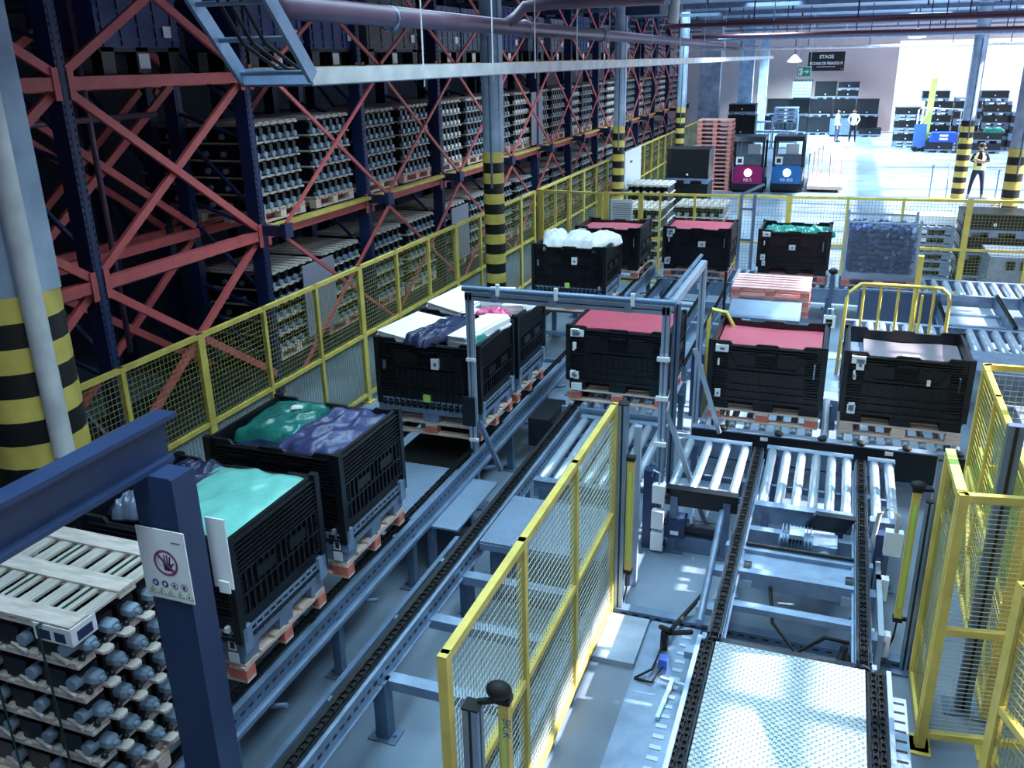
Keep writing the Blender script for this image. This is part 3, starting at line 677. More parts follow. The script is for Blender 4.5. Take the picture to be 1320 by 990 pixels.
# ---- clear plastic box with dark parts (back row)
t = thing('clear_container', 'clear wrapped container full of navy parts on a pallet in the back row', 'container', (.8, 16.95, zf))
PP.at('pink pallet under the clear container of navy parts', (.8, 16.95, ZC))
MB().box(-.6, .6, -.5, .5, 0, .1).build('base', alu, t)
glass = mat('clear_film', (190, 206, 226), .12, alpha=.1, var=.05, bump=.5, bscale=5)
for (a, b, c_, d_) in ((-.6, .6, -.5, -.495), (-.6, .6, .495, .5), (-.6, -.595, -.5, .5), (.595, .6, -.5, .5)): MB().box(a, b, c_, d_, .1, 1.0).build('film_wall', glass, t)
for sx in (-1, 1):
    for sy in (-1, 1): MB().box(sx*.585-.022, sx*.585+.022, sy*.485-.022, sy*.485+.022, .05, 1.06).build('corner_post', alu, t)
for sy in (-1, 1): MB().box(-.6, .6, sy*.485-.018, sy*.485+.018, .98, 1.01).build('top_rim', alu, t)
rnd = random.Random(4); mb = MB()
for i in range(11):
    for j in range(8):
        for k in range(8):
            c0 = Vector((-.5+i*.1, -.4+j*.11, .16+k*.1)); d = Vector((rnd.uniform(-1,1), rnd.uniform(-1,1), rnd.uniform(-.6,.6))).normalized()*.06
            if i in (0, 10) or j == 0 or k == 7: mb.bar(c0-d, c0+d, .06, .045, rnd.choice((0, 0, 0, 1)))
o = mb.build('navy_parts', [mat('part_navy', (54, 72, 124), .3, .2), galvd], t); o['kind'] = 'stuff'
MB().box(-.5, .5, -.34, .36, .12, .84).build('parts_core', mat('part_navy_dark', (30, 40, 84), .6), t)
# ---- stack of pink pallets and the steel stop in front of it
for k in range(3): PP.at('pink wooden pallet in the middle pile, %s from the bottom' % ORD[k+1], (-.86, 14.5, .72+k*.147), 0)
t = thing('pallet_stop', 'blue steel stop box with two shiny brackets in front of the pink pallet pile', 'stopper', (-.85, 13.4, .4))
MB().prism([(13.3,.3),(13.9,.3),(13.9,1.0),(13.75,1.02),(13.45,.86),(13.3,.86)], 0, -1.42, -.36).build('housing', steelb, t, True)
MB().box(-1.3, -.48, 13.285, 13.3, .6, .66).build('slot', rubber, t, True)
for x in (-1.15, -.65): MB().prism([(13.24,.68),(13.3,.66),(13.3,.84),(13.26,.84)], 0, x-.08, x+.08).build('bracket', alu, t, True)
t = thing('black_post', 'thin black post at the left end of the steel stop', 'post', (-1.5, 13.3, 0)); MB().box(-1.5, -1.46, 13.3, 13.34, 0, 1.55).build('upright', rubber, t, True)

# ================================================================== CONVEYORS
def rail(t, name, x, y0, y1, z, h=.16, w=.05, m=galv, holes=True, facing=1):
    """channel rail along y with a row of real slot plates, chain guide on top"""
    mb = MB().box(x-w/2, x+w/2, y0, y1, z-h, z-.02); mb.box(x-w/2-.015, x+w/2+.015, y0, y1, z-h-.008, z-h)
    if holes:
        n = int((y1-y0)/.09)
        for i in range(n): yy = y0+.045+i*.09; mb.box(x+facing*w/2-.001, x+facing*(w/2+.002), yy-.022, yy+.022, z-h*.62, z-h*.5, 1) if facing > 0 else mb.box(x-w/2-.002, x-w/2+.001, yy-.022, yy+.022, z-h*.62, z-h*.5, 1)
    return mb.build(name, [m, stripek], t, True)
def strand(t, x, y0, y1, z, w=.06):
    """roller chain: side plates in links along a guide"""
    mb = MB().box(x-w/2, x+w/2, y0, y1, z-.03, z-.012); n = int((y1-y0)/.06)
    for i in range(n):
        yy = y0+(i+.5)*(y1-y0)/n; o = .004*(i % 2)
        mb.box(x-w*.36-o, x-w*.36+.008-o, yy-.028, yy+.028, z-.012, z+.006); mb.box(x+w*.36-.008+o, x+w*.36+o, yy-.028, yy+.028, z-.012, z+.006)
        mb.box(x-.016, x+.016, yy-.008, yy+.008, z-.012, z+.002)
    return mb.build('drive_chain', chain, t, True)
def leg(t, x, y, z1, m=galvd, w=.07):
    lg = MB().box(x-w/2, x+w/2, y-w/2, y+w/2, .012, z1).build('leg', m, t, True); mb = MB().box(x-.11, x+.11, y-.08, y+.08, 0, .012)
    for sx in (-1, 1): mb.tube((x+sx*.075, y, .012), (x+sx*.075, y, .03), .014, 6)
    mb.build('foot_plate', m, lg, True); return lg
# A: left line under the crates
t = thing('chain_conveyor', 'long galvanised chain conveyor carrying the left row of crates', 'conveyor', (-4.0, 2, 0))
for x, f in ((-4.48, -1), (-3.36, 1)):
    rail(t, 'side_rail', x, 1.8, 17.4, ZC-.01, .15, .05, galvd, True, f); strand(t, x-.075*f, 1.8, 17.4, ZC-.002, .05)
MB().box(-3.33, -3.29, 1.8, 17.4, .5, .535).build('outer_angle', galv, t, True)
for i in range(12):
    y = 2.3+i*1.32
    for x in (-4.48, -3.36): leg(t, x, y, .54)
    MB().box(-4.48, -3.36, y-.03, y+.03, .46, .52).build('cross_member', galvd, t, True)
    MB().tube((-3.33, y+.4, .44), (-3.2, y+.4, .48), .018, 6).build('sensor', galv, t, True)
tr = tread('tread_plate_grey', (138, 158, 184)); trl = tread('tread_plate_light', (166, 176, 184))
tag(B(-4.42, -3.44, 6.5, 7.62, .55, .57).build('tread_plate', tr), 'grey tread plate bridging the left conveyor between two crates', 'plate')
o = B(-3.58, -3.02, 6.55, 7.6, .48, .5).build('tread_plate', tr); tag(o, 'grey tread plate between the left conveyor and the long dark chain rail', 'plate')
for y in (6.6, 7.5): MB().box(-3.35, -3.28, y-.03, y+.03, 0, .48).build('support', galvd, o)
tag(B(-4.44, -3.42, 7.66, 9.3, .4, .42).build('black_sheet', rubber), 'flat black sheet under the crate by the portal post', 'cover')  # thin flat black sheet set below pallet height
t = thing('drive_box', 'dark square drive box under the left conveyor beyond the portal', 'drive', (-3.1, 9.5, 0))
MB().box(-3.24, -2.98, 9.2, 9.9, .2, .56).build('housing', dark, t, True); MB().box(-2.985, -2.975, 9.3, 9.8, .26, .5).build('cover', black, t, True); MB().box(-3.2, -3.02, 9.3, 9.8, 0, .2).build('stand', galvd, t, True)
MB().path([(-2.97, 9.5, .4), (-2.85, 9.5, .3), (-2.8, 9.7, .12), (-2.8, 10.2, .05)], .015).build('cable', rubber, t, True)
# B: the dark double rail
t = thing('chain_transfer', 'long dark chain rail with slotted side plates running up the middle of the floor', 'conveyor', (-2.75, 1.5, 0))
rail(t, 'side_rail', -2.7, 1.4, 11.2, .66, .17, .05, galv, True, 1); strand(t, -2.74, 1.4, 11.2, .68, .07)
MB().box(-2.82, -2.775, 1.4, 11.2, .58, .66).build('inner_guide', stripek, t, True)
rail(t, 'side_rail', -1.72, 1.4, 7.5, .6, .14, .05, galv, True, -1); strand(t, -1.68, 1.4, 7.5, .615, .06)
MB().box(-3.02, -2.98, 1.4, 6.5, .42, .47).build('outer_bar', galvd, t, True)
for y in (2.4, 3.3, 4.2, 5.2, 6.1):
    MB().box(-2.99, -2.72, y-.025, y+.025, .42, .46).build('spacer', galv, t, True)
for y in (2.2, 4.45, 6.0, 7.5, 9.3, 11): leg(t, -2.7, y, .5, galvd, .1); leg(t, -1.72, min(y, 7.3), .46, galvd, .08) if y < 8 else None
for y in (3.5, 4.5, 5.25, 5.9): MB().box(-2.68, -1.72, y-.05, y+.05, .42, .5).build('cross_member', galv, t, True)
o = B(-2.66, -1.56, 6.22, 7.12, .62, .64).build('tread_plate', tr); tag(o, 'grey tread plate behind the foreground mesh screen', 'plate')
MB().box(-2.66, -1.56, 6.21, 6.24, .56, .62).build('front_edge', galv, o)
for (a, b) in ((6.3, 6.36), (6.9, 6.96)): MB().box(-2.6, -1.6, a, b, 0, .6).build('support', galvd, o)
t = thing('motor_unit', 'dark ribbed gear motor on the floor at the bottom of the picture', 'motor', (-2.2, 3.5, 0))
MB().tube((-2.3, 3.55, .2), (-1.86, 3.5, .2), .13, 14).build('gear_housing', dark, t, True)
mb = MB()
for k in range(8): mb.tube((-1.86+k*.035, 3.5, .2), (-1.845+k*.035, 3.5, .2), .15, 14)
mb.build('cooling_fins', dark, t, True)
MB().tube((-2.55, 3.6, .3), (-2.3, 3.55, .3), .06, 10).build('shaft', alu, t, True); MB().ball((-2.5, 3.62, .36), .07, .07, .06).build('end_cap', rubber, t, True)
MB().box(-2.5, -1.7, 3.4, 3.75, 0, .06).build('base_plate', galvd, t, True)
MB().box(-2.68, -1.6, 3.3, 3.42, .4, .48).build('cover_rail', alu, t, True)
# C: lateral roller conveyors
def rollers(name, label, x0, x1, y0, y1, z, n, front=galv, legs=True, skip=(), r=.045, side_m=galv, depth=.2):
    t = thing(name, label, 'conveyor', ((x0+x1)/2, y0, 0)); ro = None
    for k in range(n):
        if k in skip: continue
        x = x0+.06+k*(x1-x0-.12)/(n-1)
        if ro is None:
            mb = MB().lathe([(.012, 0), (r, .012), (r, .3*(y1-y0)), (r*.94, .3*(y1-y0)+.01), (r*.94, .33*(y1-y0)), (r, .34*(y1-y0)), (r, .62*(y1-y0)), (r*.94, .63*(y1-y0)), (r*.94, .66*(y1-y0)), (r, .67*(y1-y0)), (r, y1-y0-.1), (.012, y1-y0-.09)], n=12)
            mb.v = [(v[0], v[2], v[1]) for v in mb.v]; mb.f = [list(reversed(f)) for f in mb.f]
            ro = mb.build('roller', alu, t); ro.location = (x-(x0+x1)/2, .045, z-r)
        else: dupchild(ro, t, (x-(x0+x1)/2, .045, z-r))
    for y, nm in ((y0, 'front_frame'), (y1, 'rear_frame')):
        mb = MB().box(x0, x1, y-.02, y+.02, z-depth, z-.01); mb.box(x0, x1, y-.05, y+.05, z-.018, z-.008)
        mb.build(nm, front if y == y0 else side_m, t, True)
    for i in range(2):
        y = y0+(y1-y0)*(.33+.34*i); MB().box(x0, x1, y-.02, y+.02, z-.3, z-.24).build('tie_bar', galvd, t, True)
    if legs:
        for x in (x0+.1, x1-.1):
            for y in (y0, y1): leg(t, x, y, z-.1)
    return t
rollers('roller_conveyor', 'galvanised roller conveyor in the middle, left of the gear motor', -1.3, -.6, 7.68, 8.92, .70, 4, black)
rollers('roller_conveyor', 'galvanised roller conveyor in front of the crates right of the portal', -.44, .42, 7.6, 8.92, .70, 6)
rollers('roller_conveyor', 'short galvanised roller section right of the second chain strand', .56, .82, 7.6, 8.92, .70, 2)
rollers('roller_conveyor', 'dark roller conveyor behind the foreground mesh screen', -2.62, -1.58, 7.6, 9.35, .62, 7, galv, r=.05)
t = thing('crate_conveyor', 'black sided conveyor carrying the two front crates on the right', 'conveyor', (.1, 9.4, 0))
MB().box(-1.3, 1.58, 9.3, 9.36, .3, .66).build('front_beam', black, t, True); MB().box(-1.3, 1.58, 9.27, 9.38, .655, .67).build('top_edge', galv, t, True); MB().box(-1.3, 1.58, 9.28, 9.37, .25, .3).build('lower_edge', galvd, t, True)
MB().box(-1.3, 1.58, 10.6, 10.66, .4, .66).build('rear_beam', galv, t, True)
for x in (-.95, -.35, .1, .5, .95, 1.45): MB().ball((x, 9.3, .69), .05, .045, .035, 8, 5).build('guide_knob', rubber, t, True)
for k in range(17): MB().tube((-1.2+k*.165, 9.42, .655), (-1.2+k*.165, 10.58, .655), .04, 8).build('roller', alu, t, True)
for x in (-1.2, .15, 1.5):
    for y in (9.4, 10.6): leg(t, x, y, .6)
for x in (-.5, .78): MB().box(x-.04, x+.04, 9.262, 9.268, .6, .64).build('label', white, t, True)
t = thing('crate_conveyor', 'galvanised conveyor carrying the crate behind the portal crossbar', 'conveyor', (-2.2, 9.5, 0))
MB().box(-2.9, -1.6, 9.46, 9.5, .36, .66).build('front_beam', galv, t, True); MB().box(-2.9, -1.6, 10.7, 10.74, .36, .66).build('rear_beam', galv, t, True)
for k in range(8): MB().tube((-2.8+k*.16, 9.52, .655), (-2.8+k*.16, 10.68, .655), .04, 8).build('roller', alu, t, True)
for x in (-2.85, -1.65): leg(t, x, 9.5, .5); leg(t, x, 10.7, .5)
MB().tube((-2.7, 9.4, .3), (-1.7, 9.4, .3), .05, 8).build('drive_shaft', galvd, t, True)
# D: front chain conveyor between rollers and platform
t = thing('chain_conveyor', 'galvanised chain conveyor with two dark chain strands leading from the tread plate to the rollers', 'conveyor', (0, 5.5, 0))
for x, f in ((-.52, -1), (.49, 1)):
    rail(t, 'side_rail', x, 5.46, 8.85, .69, .12, .11, galv, False); MB().box(x-.05, x-.034, 5.46, 8.85, .67, .70).build('chain_guide', dark, t, True); MB().box(x+.034, x+.05, 5.46, 8.85, .67, .70).build('chain_guide', dark, t, True); strand(t, x-.012, 5.46, 8.85, .695, .035); strand(t, x+.012, 5.46, 8.85, .695, .035)
    for y in (5.6, 7.0, 8.3): leg(t, x+.06*f, y, .56, galv, .08)
    MB().tube((x, 5.46, .63), (x, 5.43, .63), .05, 12).build('end_roller', dark, t, True)
for (y, z, h, m_) in ((5.52, .6, .1, dark), (6.1, .56, .05, galv), (6.55, .6, .14, galv), (6.95, .58, .08, galv), (7.35, .56, .16, galv)):
    MB().box(-.5, .47, y-.04, y+.04, z-h, z).build('cross_member', m_, t, True)
MB().box(-.5, .47, 6.6, 6.95, .53, .545).build('cover_sheet', galv, t, True)
MB().tube((-.45, 6.98, .6), (.45, 6.98, .6), .016, 8).build('drive_shaft', stripek, t, True)
for x in (-.4, .4): MB().tube((x-.03, 6.62, .56), (x+.03, 6.62, .56), .07, 12).build('sprocket', dark, t, True); MB().box(x-.05, x+.05, 6.5, 6.8, .44, .52).build('bearing', alu, t, True)
MB().tube((-.68, 5.86, .48), (-.735, 7.64, .52), .03, 10).build('round_pipe', galv, t, True)
for y in (5.6, 6.2, 6.8): MB().box(-.74, -.52, y-.05, y+.05, .36, .42).build('side_bracket', galv, t, True); MB().box(.5, .68, y-.06, y+.06, .3, .42).build('side_bracket', galv, t, True)
MB().box(.62, .66, 6.1, 7.5, .2, .5).build('slotted_side', alu, t, True)
MB().path([(-.2, 6.5, .5), (-.15, 6.3, .3), (.05, 6.1, .2), (.25, 6.2, .32), (.42, 6.1, .38)], .016).build('cable', rubber, t, True)
MB().path([(.4, 6.15, .3), (.34, 5.9, .22), (.34, 5.75, .12), (.4, 5.7, .1), (.44, 5.8, .2), (.42, 6.05, .3)], .03).build('cable_loop', rubber, t, True)
MB().path([(-.74, 5.9, .35), (-.85, 6.0, .25), (-.95, 6.1, .15), (-.9, 6.4, .1), (-.75, 6.7, .2)], .022).build('hose', rubber, t, True)
t = thing('gear_motor', 'ribbed grey gear motor hanging between the two chain strands', 'motor', (0, 7.3, .4))
MB().tube((-.18, 7.28, .5), (.12, 7.24, .5), .1, 14).build('motor_body', galvd, t, True)
mb = MB()
for k in range(9): mb.box(-.17+k*.03, -.16+k*.03, 7.13, 7.4, .38, .62)
mb.build('cooling_fins', galvd, t, True)
MB().box(.1, .3, 7.12, 7.36, .38, .6).build('gearbox', galv, t, True); MB().tube((.2, 7.12, .49), (.2, 7.06, .49), .07, 12).build('end_cover', galv, t, True)
MB().prism([(.02,.6),(.36,.6),(.44,.74),(.1,.74)], 1, 7.42, 7.5).build('bracket', dark, t, True); MB().box(-.1, .02, 7.14, 7.3, .62, .66).build('terminal_box', alu, t, True)
MB().box(-.3, .45, 7.4, 7.5, .3, .42).build('mount_rail', galv, t, True)
t = thing('gear_motor', 'grey gear motor on the floor left of the chain strands by the brace foot', 'motor', (-1.05, 7.7, 0))
MB().box(-1.28, -1.08, 7.62, 7.8, .16, .36).build('gearbox', bluep, t, True); MB().tube((-1.08, 7.72, .26), (-.72, 7.72, .26), .07, 12).build('motor_body', dark, t, True)
MB().tube((-1.02, 7.66, .34), (-1.02, 7.66, .42), .025, 8).build('valve', alu, t, True); MB().box(-1.22, -1.14, 7.612, 7.62, .2, .24).build('label', white, t, True)
MB().box(-1.25, -.75, 7.66, 7.78, 0, .17).build('stand', galvd, t, True)
# E: platform with tread plate
t = thing('tread_platform', 'broad bright tread plate platform between two chain strips at the bottom right', 'platform', (0, 2.5, 0))
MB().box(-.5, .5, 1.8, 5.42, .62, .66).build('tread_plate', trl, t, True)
for x, f in ((-.57, -1), (.57, 1)):
    MB().box(x-.06, x+.06, 1.8, 5.42, .5, .655).build('chain_channel', dark, t, True); strand(t, x-.02, 1.8, 5.42, .67, .045); strand(t, x+.025, 1.8, 5.42, .67, .045)
    for y in (2.5, 4.0, 5.2): leg(t, x, y, .5)
MB().box(-.63, -.6, 1.8, 5.42, .5, .69).build('guide_strip', galv, t, True); MB().box(.63, .66, 1.8, 5.42, .5, .69).build('guide_strip', galv, t, True)
mb = MB().box(.66, .76, 1.8, 5.3, .56, .58)
for k in range(38): mb.box(.68, .745, 1.9+k*.09, 1.92+k*.09, .58, .582, 1)
mb.build('slotted_edge', [galv, stripek], t, True)
MB().box(-.5, .5, 5.36, 5.42, .5, .62).build('end_beam', dark, t, True)
t = thing('floor_channel', 'slotted dark steel channel across the floor behind the tread platform', 'channel', (-.4, 6.47, 0))
mb = MB().box(-1.48, .95, 6.42, 6.52, 0, .07)
for k in range(24): mb.box(-1.42+k*.1, -1.37+k*.1, 6.418, 6.42, .03, .045, 1)
mb.build('channel', [galvd, stripek], t, True)
t = thing('cover_sheet', 'flat grey steel cover sheet on the floor left of the tread platform', 'sheet', (-.95, 4.5, 0))
MB().box(-1.14, -.72, 2.0, 6.4, .01, .03).build('sheet', galv, t, True)
mb = MB()
for k in range(34): mb.box(-.86, -.78, 2.6+k*.11, 2.64+k*.11, .031, .036)
mb.build('slot_lip', alu, t, True)
mb = MB().path([(-1.12, 5.6, .04), (-1.0, 5.7, .08), (-.98, 5.9, .1), (-.97, 6.1, .12)], .01); mb.path([(-1.12, 5.6, .04), (-.98, 5.58, .05), (-.93, 5.75, .08)], .01)
mb.build('cable', rubber, t, True)
t = thing('floor_sensor', 'small black sensor with blue plugs fixed on the grey cover sheet', 'sensor', (-.95, 5.9, .03))
MB().box(-1.0, -.94, 6.02, 6.1, .03, .2).build('bracket', black, t, True); MB().box(-.97, -.9, 5.78, 5.86, .03, .12).build('plug', mat('plug_blue', (70, 110, 200), .4), t, True); MB().bar((-1.02, 6.1, .2), (-.92, 6.02, .24), .03).build('head', rubber, t, True)
t = thing('toggle_clamp', 'small metal clamp on the grey cover sheet beside the slotted strip', 'clamp', (-.83, 5.4, .03))
MB().bar((-.86, 5.2, .05), (-.82, 5.6, .1), .03).build('handle', alu, t, True); MB().bar((-.92, 5.62, .08), (-.7, 5.58, .08), .025).build('cross_arm', alu, t, True)
tag(B(-1.5, -1.16, 5.75, 6.38, .0, .05).build('floor_step', concrete), 'pale raised floor step beside the foot of the mesh screen', 'step')

# ================================================================== PORTAL, POSTS, CURTAINS
def profile(x, y, z0, z1, w=.07):
    mb = MB().box(x-w/2, x+w/2, y-w/2, y+w/2, z0, z1)
    for s in (-1, 1): mb.box(x-.008, x+.008, y+s*(w/2-.001), y+s*(w/2+.001), z0, z1, 1); mb.box(x+s*(w/2-.001), x+s*(w/2+.001), y-.008, y+.008, z0, z1, 1)
    return mb
t = thing('portal_frame', 'silver aluminium portal frame standing over the middle conveyors', 'frame', (-2.4, 7.9, 0))
for (x, y) in ((-3.4, 7.92), (-1.4, 7.92), (-1.36, 9.95)):
    po = profile(x, y, .0, 2.42).build('post', [alu, galvd], t, True); MB().box(x-.1, x+.1, y-.1, y+.1, 0, .02).build('foot_plate', galvd, po, True)
profile(-1.31, 7.99, .5, 2.44, .06).build('post', [galvd, dark], t, True)
MB().bar((-3.44, 7.92, 2.39), (-1.36, 7.92, 2.39), .07, .09).build('crossbar', alu, t, True); MB().tube((-3.44, 7.84, 2.48), (-1.3, 7.84, 2.48), .03, 10).build('light_tube', galvd, t, True)
MB().box(-3.44, -1.36, 7.882, 7.885, 2.385, 2.395).build('groove', dark, t, True)
MB().bar((-1.38, 7.95, 2.4), (-1.36, 9.95, 2.4), .06, .08).build('side_bar', alu, t, True); MB().tube((-1.42, 7.95, 2.48), (-1.4, 10.0, 2.48), .022, 8).build('light_tube', galvd, t, True)
for x in (-3.1, -2.5, -1.75): cl = MB().box(x-.03, x+.03, 7.82, 7.9, 2.36, 2.46).build('clamp', galv, t, True); MB().box(x+.03, x+.065, 7.8, 7.83, 2.43, 2.55).build('hook', white, cl, True)
MB().bar((-1.36, 7.96, 1.35), (-.86, 7.96, .02), .045).build('brace', alu, t, True); MB().bar((-1.3, 9.2, 1.62), (-.98, 9.2, .66), .045).build('brace', alu, t, True)
MB().bar((-3.36, 7.96, 1.0), (-3.12, 7.96, .45), .045).build('brace', galvd, t, True)
MB().box(-3.5, -3.36, 7.85, 7.88, .98, 1.3).build('sensor_plate', dark, t, True)
for z in (1.5, 1.02, 1.9): MB().box(-1.46, -1.34, 7.84, 7.88, z, z+.04).build('cable_clip', white, t, True)
for z in (1.7, .8): MB().box(-3.44, -3.34, 7.86, 7.89, z, z+.03).build('cable_clip', white, t, True)
t = thing('control_box', 'three white junction boxes stacked down a blue post beside the portal', 'control box', (-1.33, 7.6, 0))
MB().box(-1.5, -1.38, 7.62, 7.74, 0, .85).build('post', bluep, t, True)
for z in (.52, .24, -.0): MB().box(-1.4, -1.28, 7.55, 7.63, z+.03, z+.22).build('box', white, t, True); MB().tube((-1.28, 7.6, z+.1), (-1.25, 7.6, z+.1), .03, 8).build('knob', rubber, t, True)
MB().path([(-1.34, 7.59, .74), (-1.34, 7.59, .86), (-1.4, 7.6, .88), (-1.42, 7.62, .8)], .01).build('conduit', alu, t, True)
t = thing('white_post', 'slim white aluminium post standing on the floor right of the mesh screen', 'post', (-1.43, 6.95, 0))
MB().box(-1.46, -1.4, 6.92, 6.98, 0, 1.6).build('upright', alu, t, True); MB().box(-1.58, -1.46, 6.9, 7.0, 0, .09).build('foot_block', bluep, t, True)
def curtain(x, y, z0, z1, lab, px, py, pz, cap_top=True):
    t = thing('light_curtain', lab, 'light curtain', (x, y, 0))
    MB().box(x-.028, x+.028, y-.025, y+.025, z0, z1).build('housing', yel, t, True); MB().box(x-.012, x+.012, y-.028, y-.024, z0+.1, z1-.1).build('lens_strip', lime, t, True)
    for z in (z0-.03, z1): ec = MB().box(x-.035, x+.035, y-.032, y+.032, z, z+.035).build('end_cap', rubber, t, True); MB().bar((x, y, z+.015), (px, py, z+.015), .025).build('bracket', rubber, ec, True)
    MB().path([(x, y, z0-.03), (x-.01, y, z0-.2), (x-.05, y+.03, .06)], .008).build('cable', rubber, t, True)
    return t
def post(x, y, z, lab, w=.08):
    t = thing('profile_post', lab, 'post', (x, y, 0)); profile(x, y, .02, z, w).build('upright', [galv, dark], t, True)
    MB().box(x-w*.55, x+w*.55, y-w*.55, y+w*.55, z, z+.012).build('end_cap', stripek, t, True); MB().box(x-.09, x+.09, y-.09, y+.09, 0, .02).build('foot_plate', galvd, t, True)
post(-1.44, 3.2, 1.62, 'blue grey profile post with a black cap at the near end of the mesh screen')
t = curtain(-1.3, 3.28, .3, 1.62, 'yellow light curtain bar at the near end of the mesh screen', -1.42, 3.22, 0)
lettering('SICK', .06, t, (0, -.0295, 1.48), (math.pi/2, math.pi/2, 0), mat('text_blue', (40, 90, 160), .5))
MB().ball((-1.32, 3.26, 1.7), .07, .05, .05, 10, 6).build('swivel_head', rubber, t, True)
post(-1.46, 6.48, 1.98, 'blue grey profile post at the far end of the mesh screen')
curtain(-1.38, 6.46, .46, 1.5, 'yellow light curtain bar beside the far end of the mesh screen', -1.45, 6.48, 0)
post(.92, 6.5, 1.82, 'blue grey profile post left of the right hand cage')
post(.86, 6.42, 1.5, 'second slim profile post left of the right hand cage', .05)
curtain(.77, 6.45, .46, 1.56, 'yellow light curtain bar left of the right hand cage', .88, 6.47, 0)
MB().ball((.77, 6.43, 1.62), .06, .05, .03, 10, 6).build('swivel_head', rubber, bpy.data.objects['light_curtain.002'], True)
t = thing('sensor_stand', 'white boxes with a looped conduit on a steel stand right of the rollers', 'control box', (.74, 7.2, 0))
MB().box(.6, .68, 7.2, 7.3, 0, .75).build('stand', bluep, t, True); MB().box(.66, .8, 7.1, 7.18, .62, .84).build('box', white, t, True); MB().box(.62, .72, 6.9, 6.98, .3, .5).build('box', white, t, True); MB().box(.6, .74, 6.4, 6.48, .1, .3).build('box', white, t, True)
MB().path([(.74, 7.12, .84), (.75, 7.14, .98), (.68, 7.16, 1.04), (.6, 7.2, .95), (.58, 7.22, .7), (.62, 7.22, .6)], .02, 8).build('conduit', whitep, t, True)

# ---- navy beam and post with the safety notice
t = thing('navy_gantry', 'navy steel beam and post at the left foreground carrying the safety notice', 'gantry', (-2.96, 3.0, 0))
MB().box(-3.08, -2.96, .2, 3.18, 2.985, 3.01).build('top_flange', bluep, t, True); MB().box(-3.03, -3.01, .2, 3.14, 2.8, 2.985).build('web', bluep, t, True); MB().box(-3.08, -2.96, .2, 3.12, 2.775, 2.8).build('bottom_flange', bluep, t, True)
MB().box(-3.07, -2.83, 2.93, 3.07, 0, 2.775).build('post', bluep, t, True); MB().prism([(3.07,2.45),(3.075,2.45),(3.13,2.775),(3.07,2.775)], 0, -3.0, -2.98).build('gusset', bluep, t, True)
MB().box(-2.83, -2.815, 2.92, 3.08, 0, 2.775).build('post_flange', bluep, t, True)
t = thing('safety_notice', 'white safety notice with a crossed hand symbol and warning triangles on the navy post', 'sign', (-2.99, 2.91, 2.3))
sx0, sx1, sz0, sz1 = -3.08, -2.79, 2.1, 2.5; sy = 2.915
pan = MB().box(sx0, sx1, sy-.006, sy, sz0, sz1).build('panel', white, t, True)
def disc(cx, cz, r, m, nm, r0=0, dy=.008, n=24):
    mb = MB(); a = [(cx+r*math.cos(6.2832*i/n), sy-dy, cz+r*math.sin(6.2832*i/n)) for i in range(n)]
    if r0:
        b = [(cx+r0*math.cos(6.2832*i/n), sy-dy, cz+r0*math.sin(6.2832*i/n)) for i in range(n)]
        mb.add(a+b, [(i, (i+1)%n, n+(i+1)%n, n+i) for i in range(n)])
    else: mb.add(a, [tuple(range(n))])
    return mb.build(nm, m, pan, True)
purp = mat('sign_purple', (142, 60, 110), .5); signb = mat('sign_blue', (44, 70, 140), .5); signg = mat('sign_green', (150, 180, 90), .5)
cx, cz = -2.925, 2.315
disc(cx, cz, .073, purp, 'ring', .06)
mb = MB().bar((cx-.046, sy-.0085, cz+.046), (cx+.046, sy-.0085, cz-.046), .002, .013, 0, (.7,0,.7)); mb.build('slash', purp, pan, True)
mb = MB(); pts = [(-.014,-.04),(.02,-.04),(.026,-.012)]
mb.prism([(cx+.0-.014,cz-.042),(cx+.026,cz-.042),(cx+.03,cz),(cx-.016,cz)], 1, sy-.008, sy-.007)
for (dx, dz, ex, ez) in ((-.012,0,-.026,.03),(-.002,0,-.006,.045),(.01,0,.012,.047),(.021,0,.03,.04),(.026,-.02,.048,.006)): mb.bar((cx+dx, sy-.0075, cz+dz), (cx+ex, sy-.0075, cz+ez), .008, .001, 0, (0,1,0))
mb.build('hand_symbol', ink, pan, True)
disc(cx-.03, cz+.005, .022, galvd, 'faint_ring', .019)
for k in range(4):
    X = -3.01+k*.058; disc(X, 2.19, .02, signb if k < 2 else purp, 'round_symbol', 0 if k < 2 else .016)
    MB().box(X-.006, X+.006, sy-.01, sy-.0085, 2.182, 2.198).build('symbol_mark', white if k < 2 else ink, pan, True)
for k in range(5):
    X = -3.035+k*.056
    MB().prism([(X-.026,2.125),(X+.026,2.125),(X,2.168)], 1, sy-.008, sy-.007).build('warning_triangle', signg, pan, True); MB().prism([(X-.017,2.13),(X+.017,2.13),(X,2.157)], 1, sy-.0095, sy-.0085).build('triangle_inner', white, pan, True)
    MB().box(X-.003, X+.003, sy-.0105, sy-.0098, 2.134, 2.148).build('symbol_mark', ink, pan, True)
MB().box(-2.87, -2.82, sy-.008, sy-.007, 2.436, 2.442).build('text_line', galvd, pan, True); MB().box(-3.0, -2.86, sy-.008, sy-.007, 2.1, 2.103).build('text_line', galvd, pan, True)
t = thing('paper_notice', 'white plain sheet sticking out behind the navy post', 'sign', (-2.76, 3.1, 2.3)); MB().box(-2.86, -2.74, 3.145, 3.152, 2.05, 2.46).build('sheet', white, t, True)
MB().box(-2.82, -2.755, 3.13, 3.14, 2.03, 2.1).build('corner_flap', white, t, True)

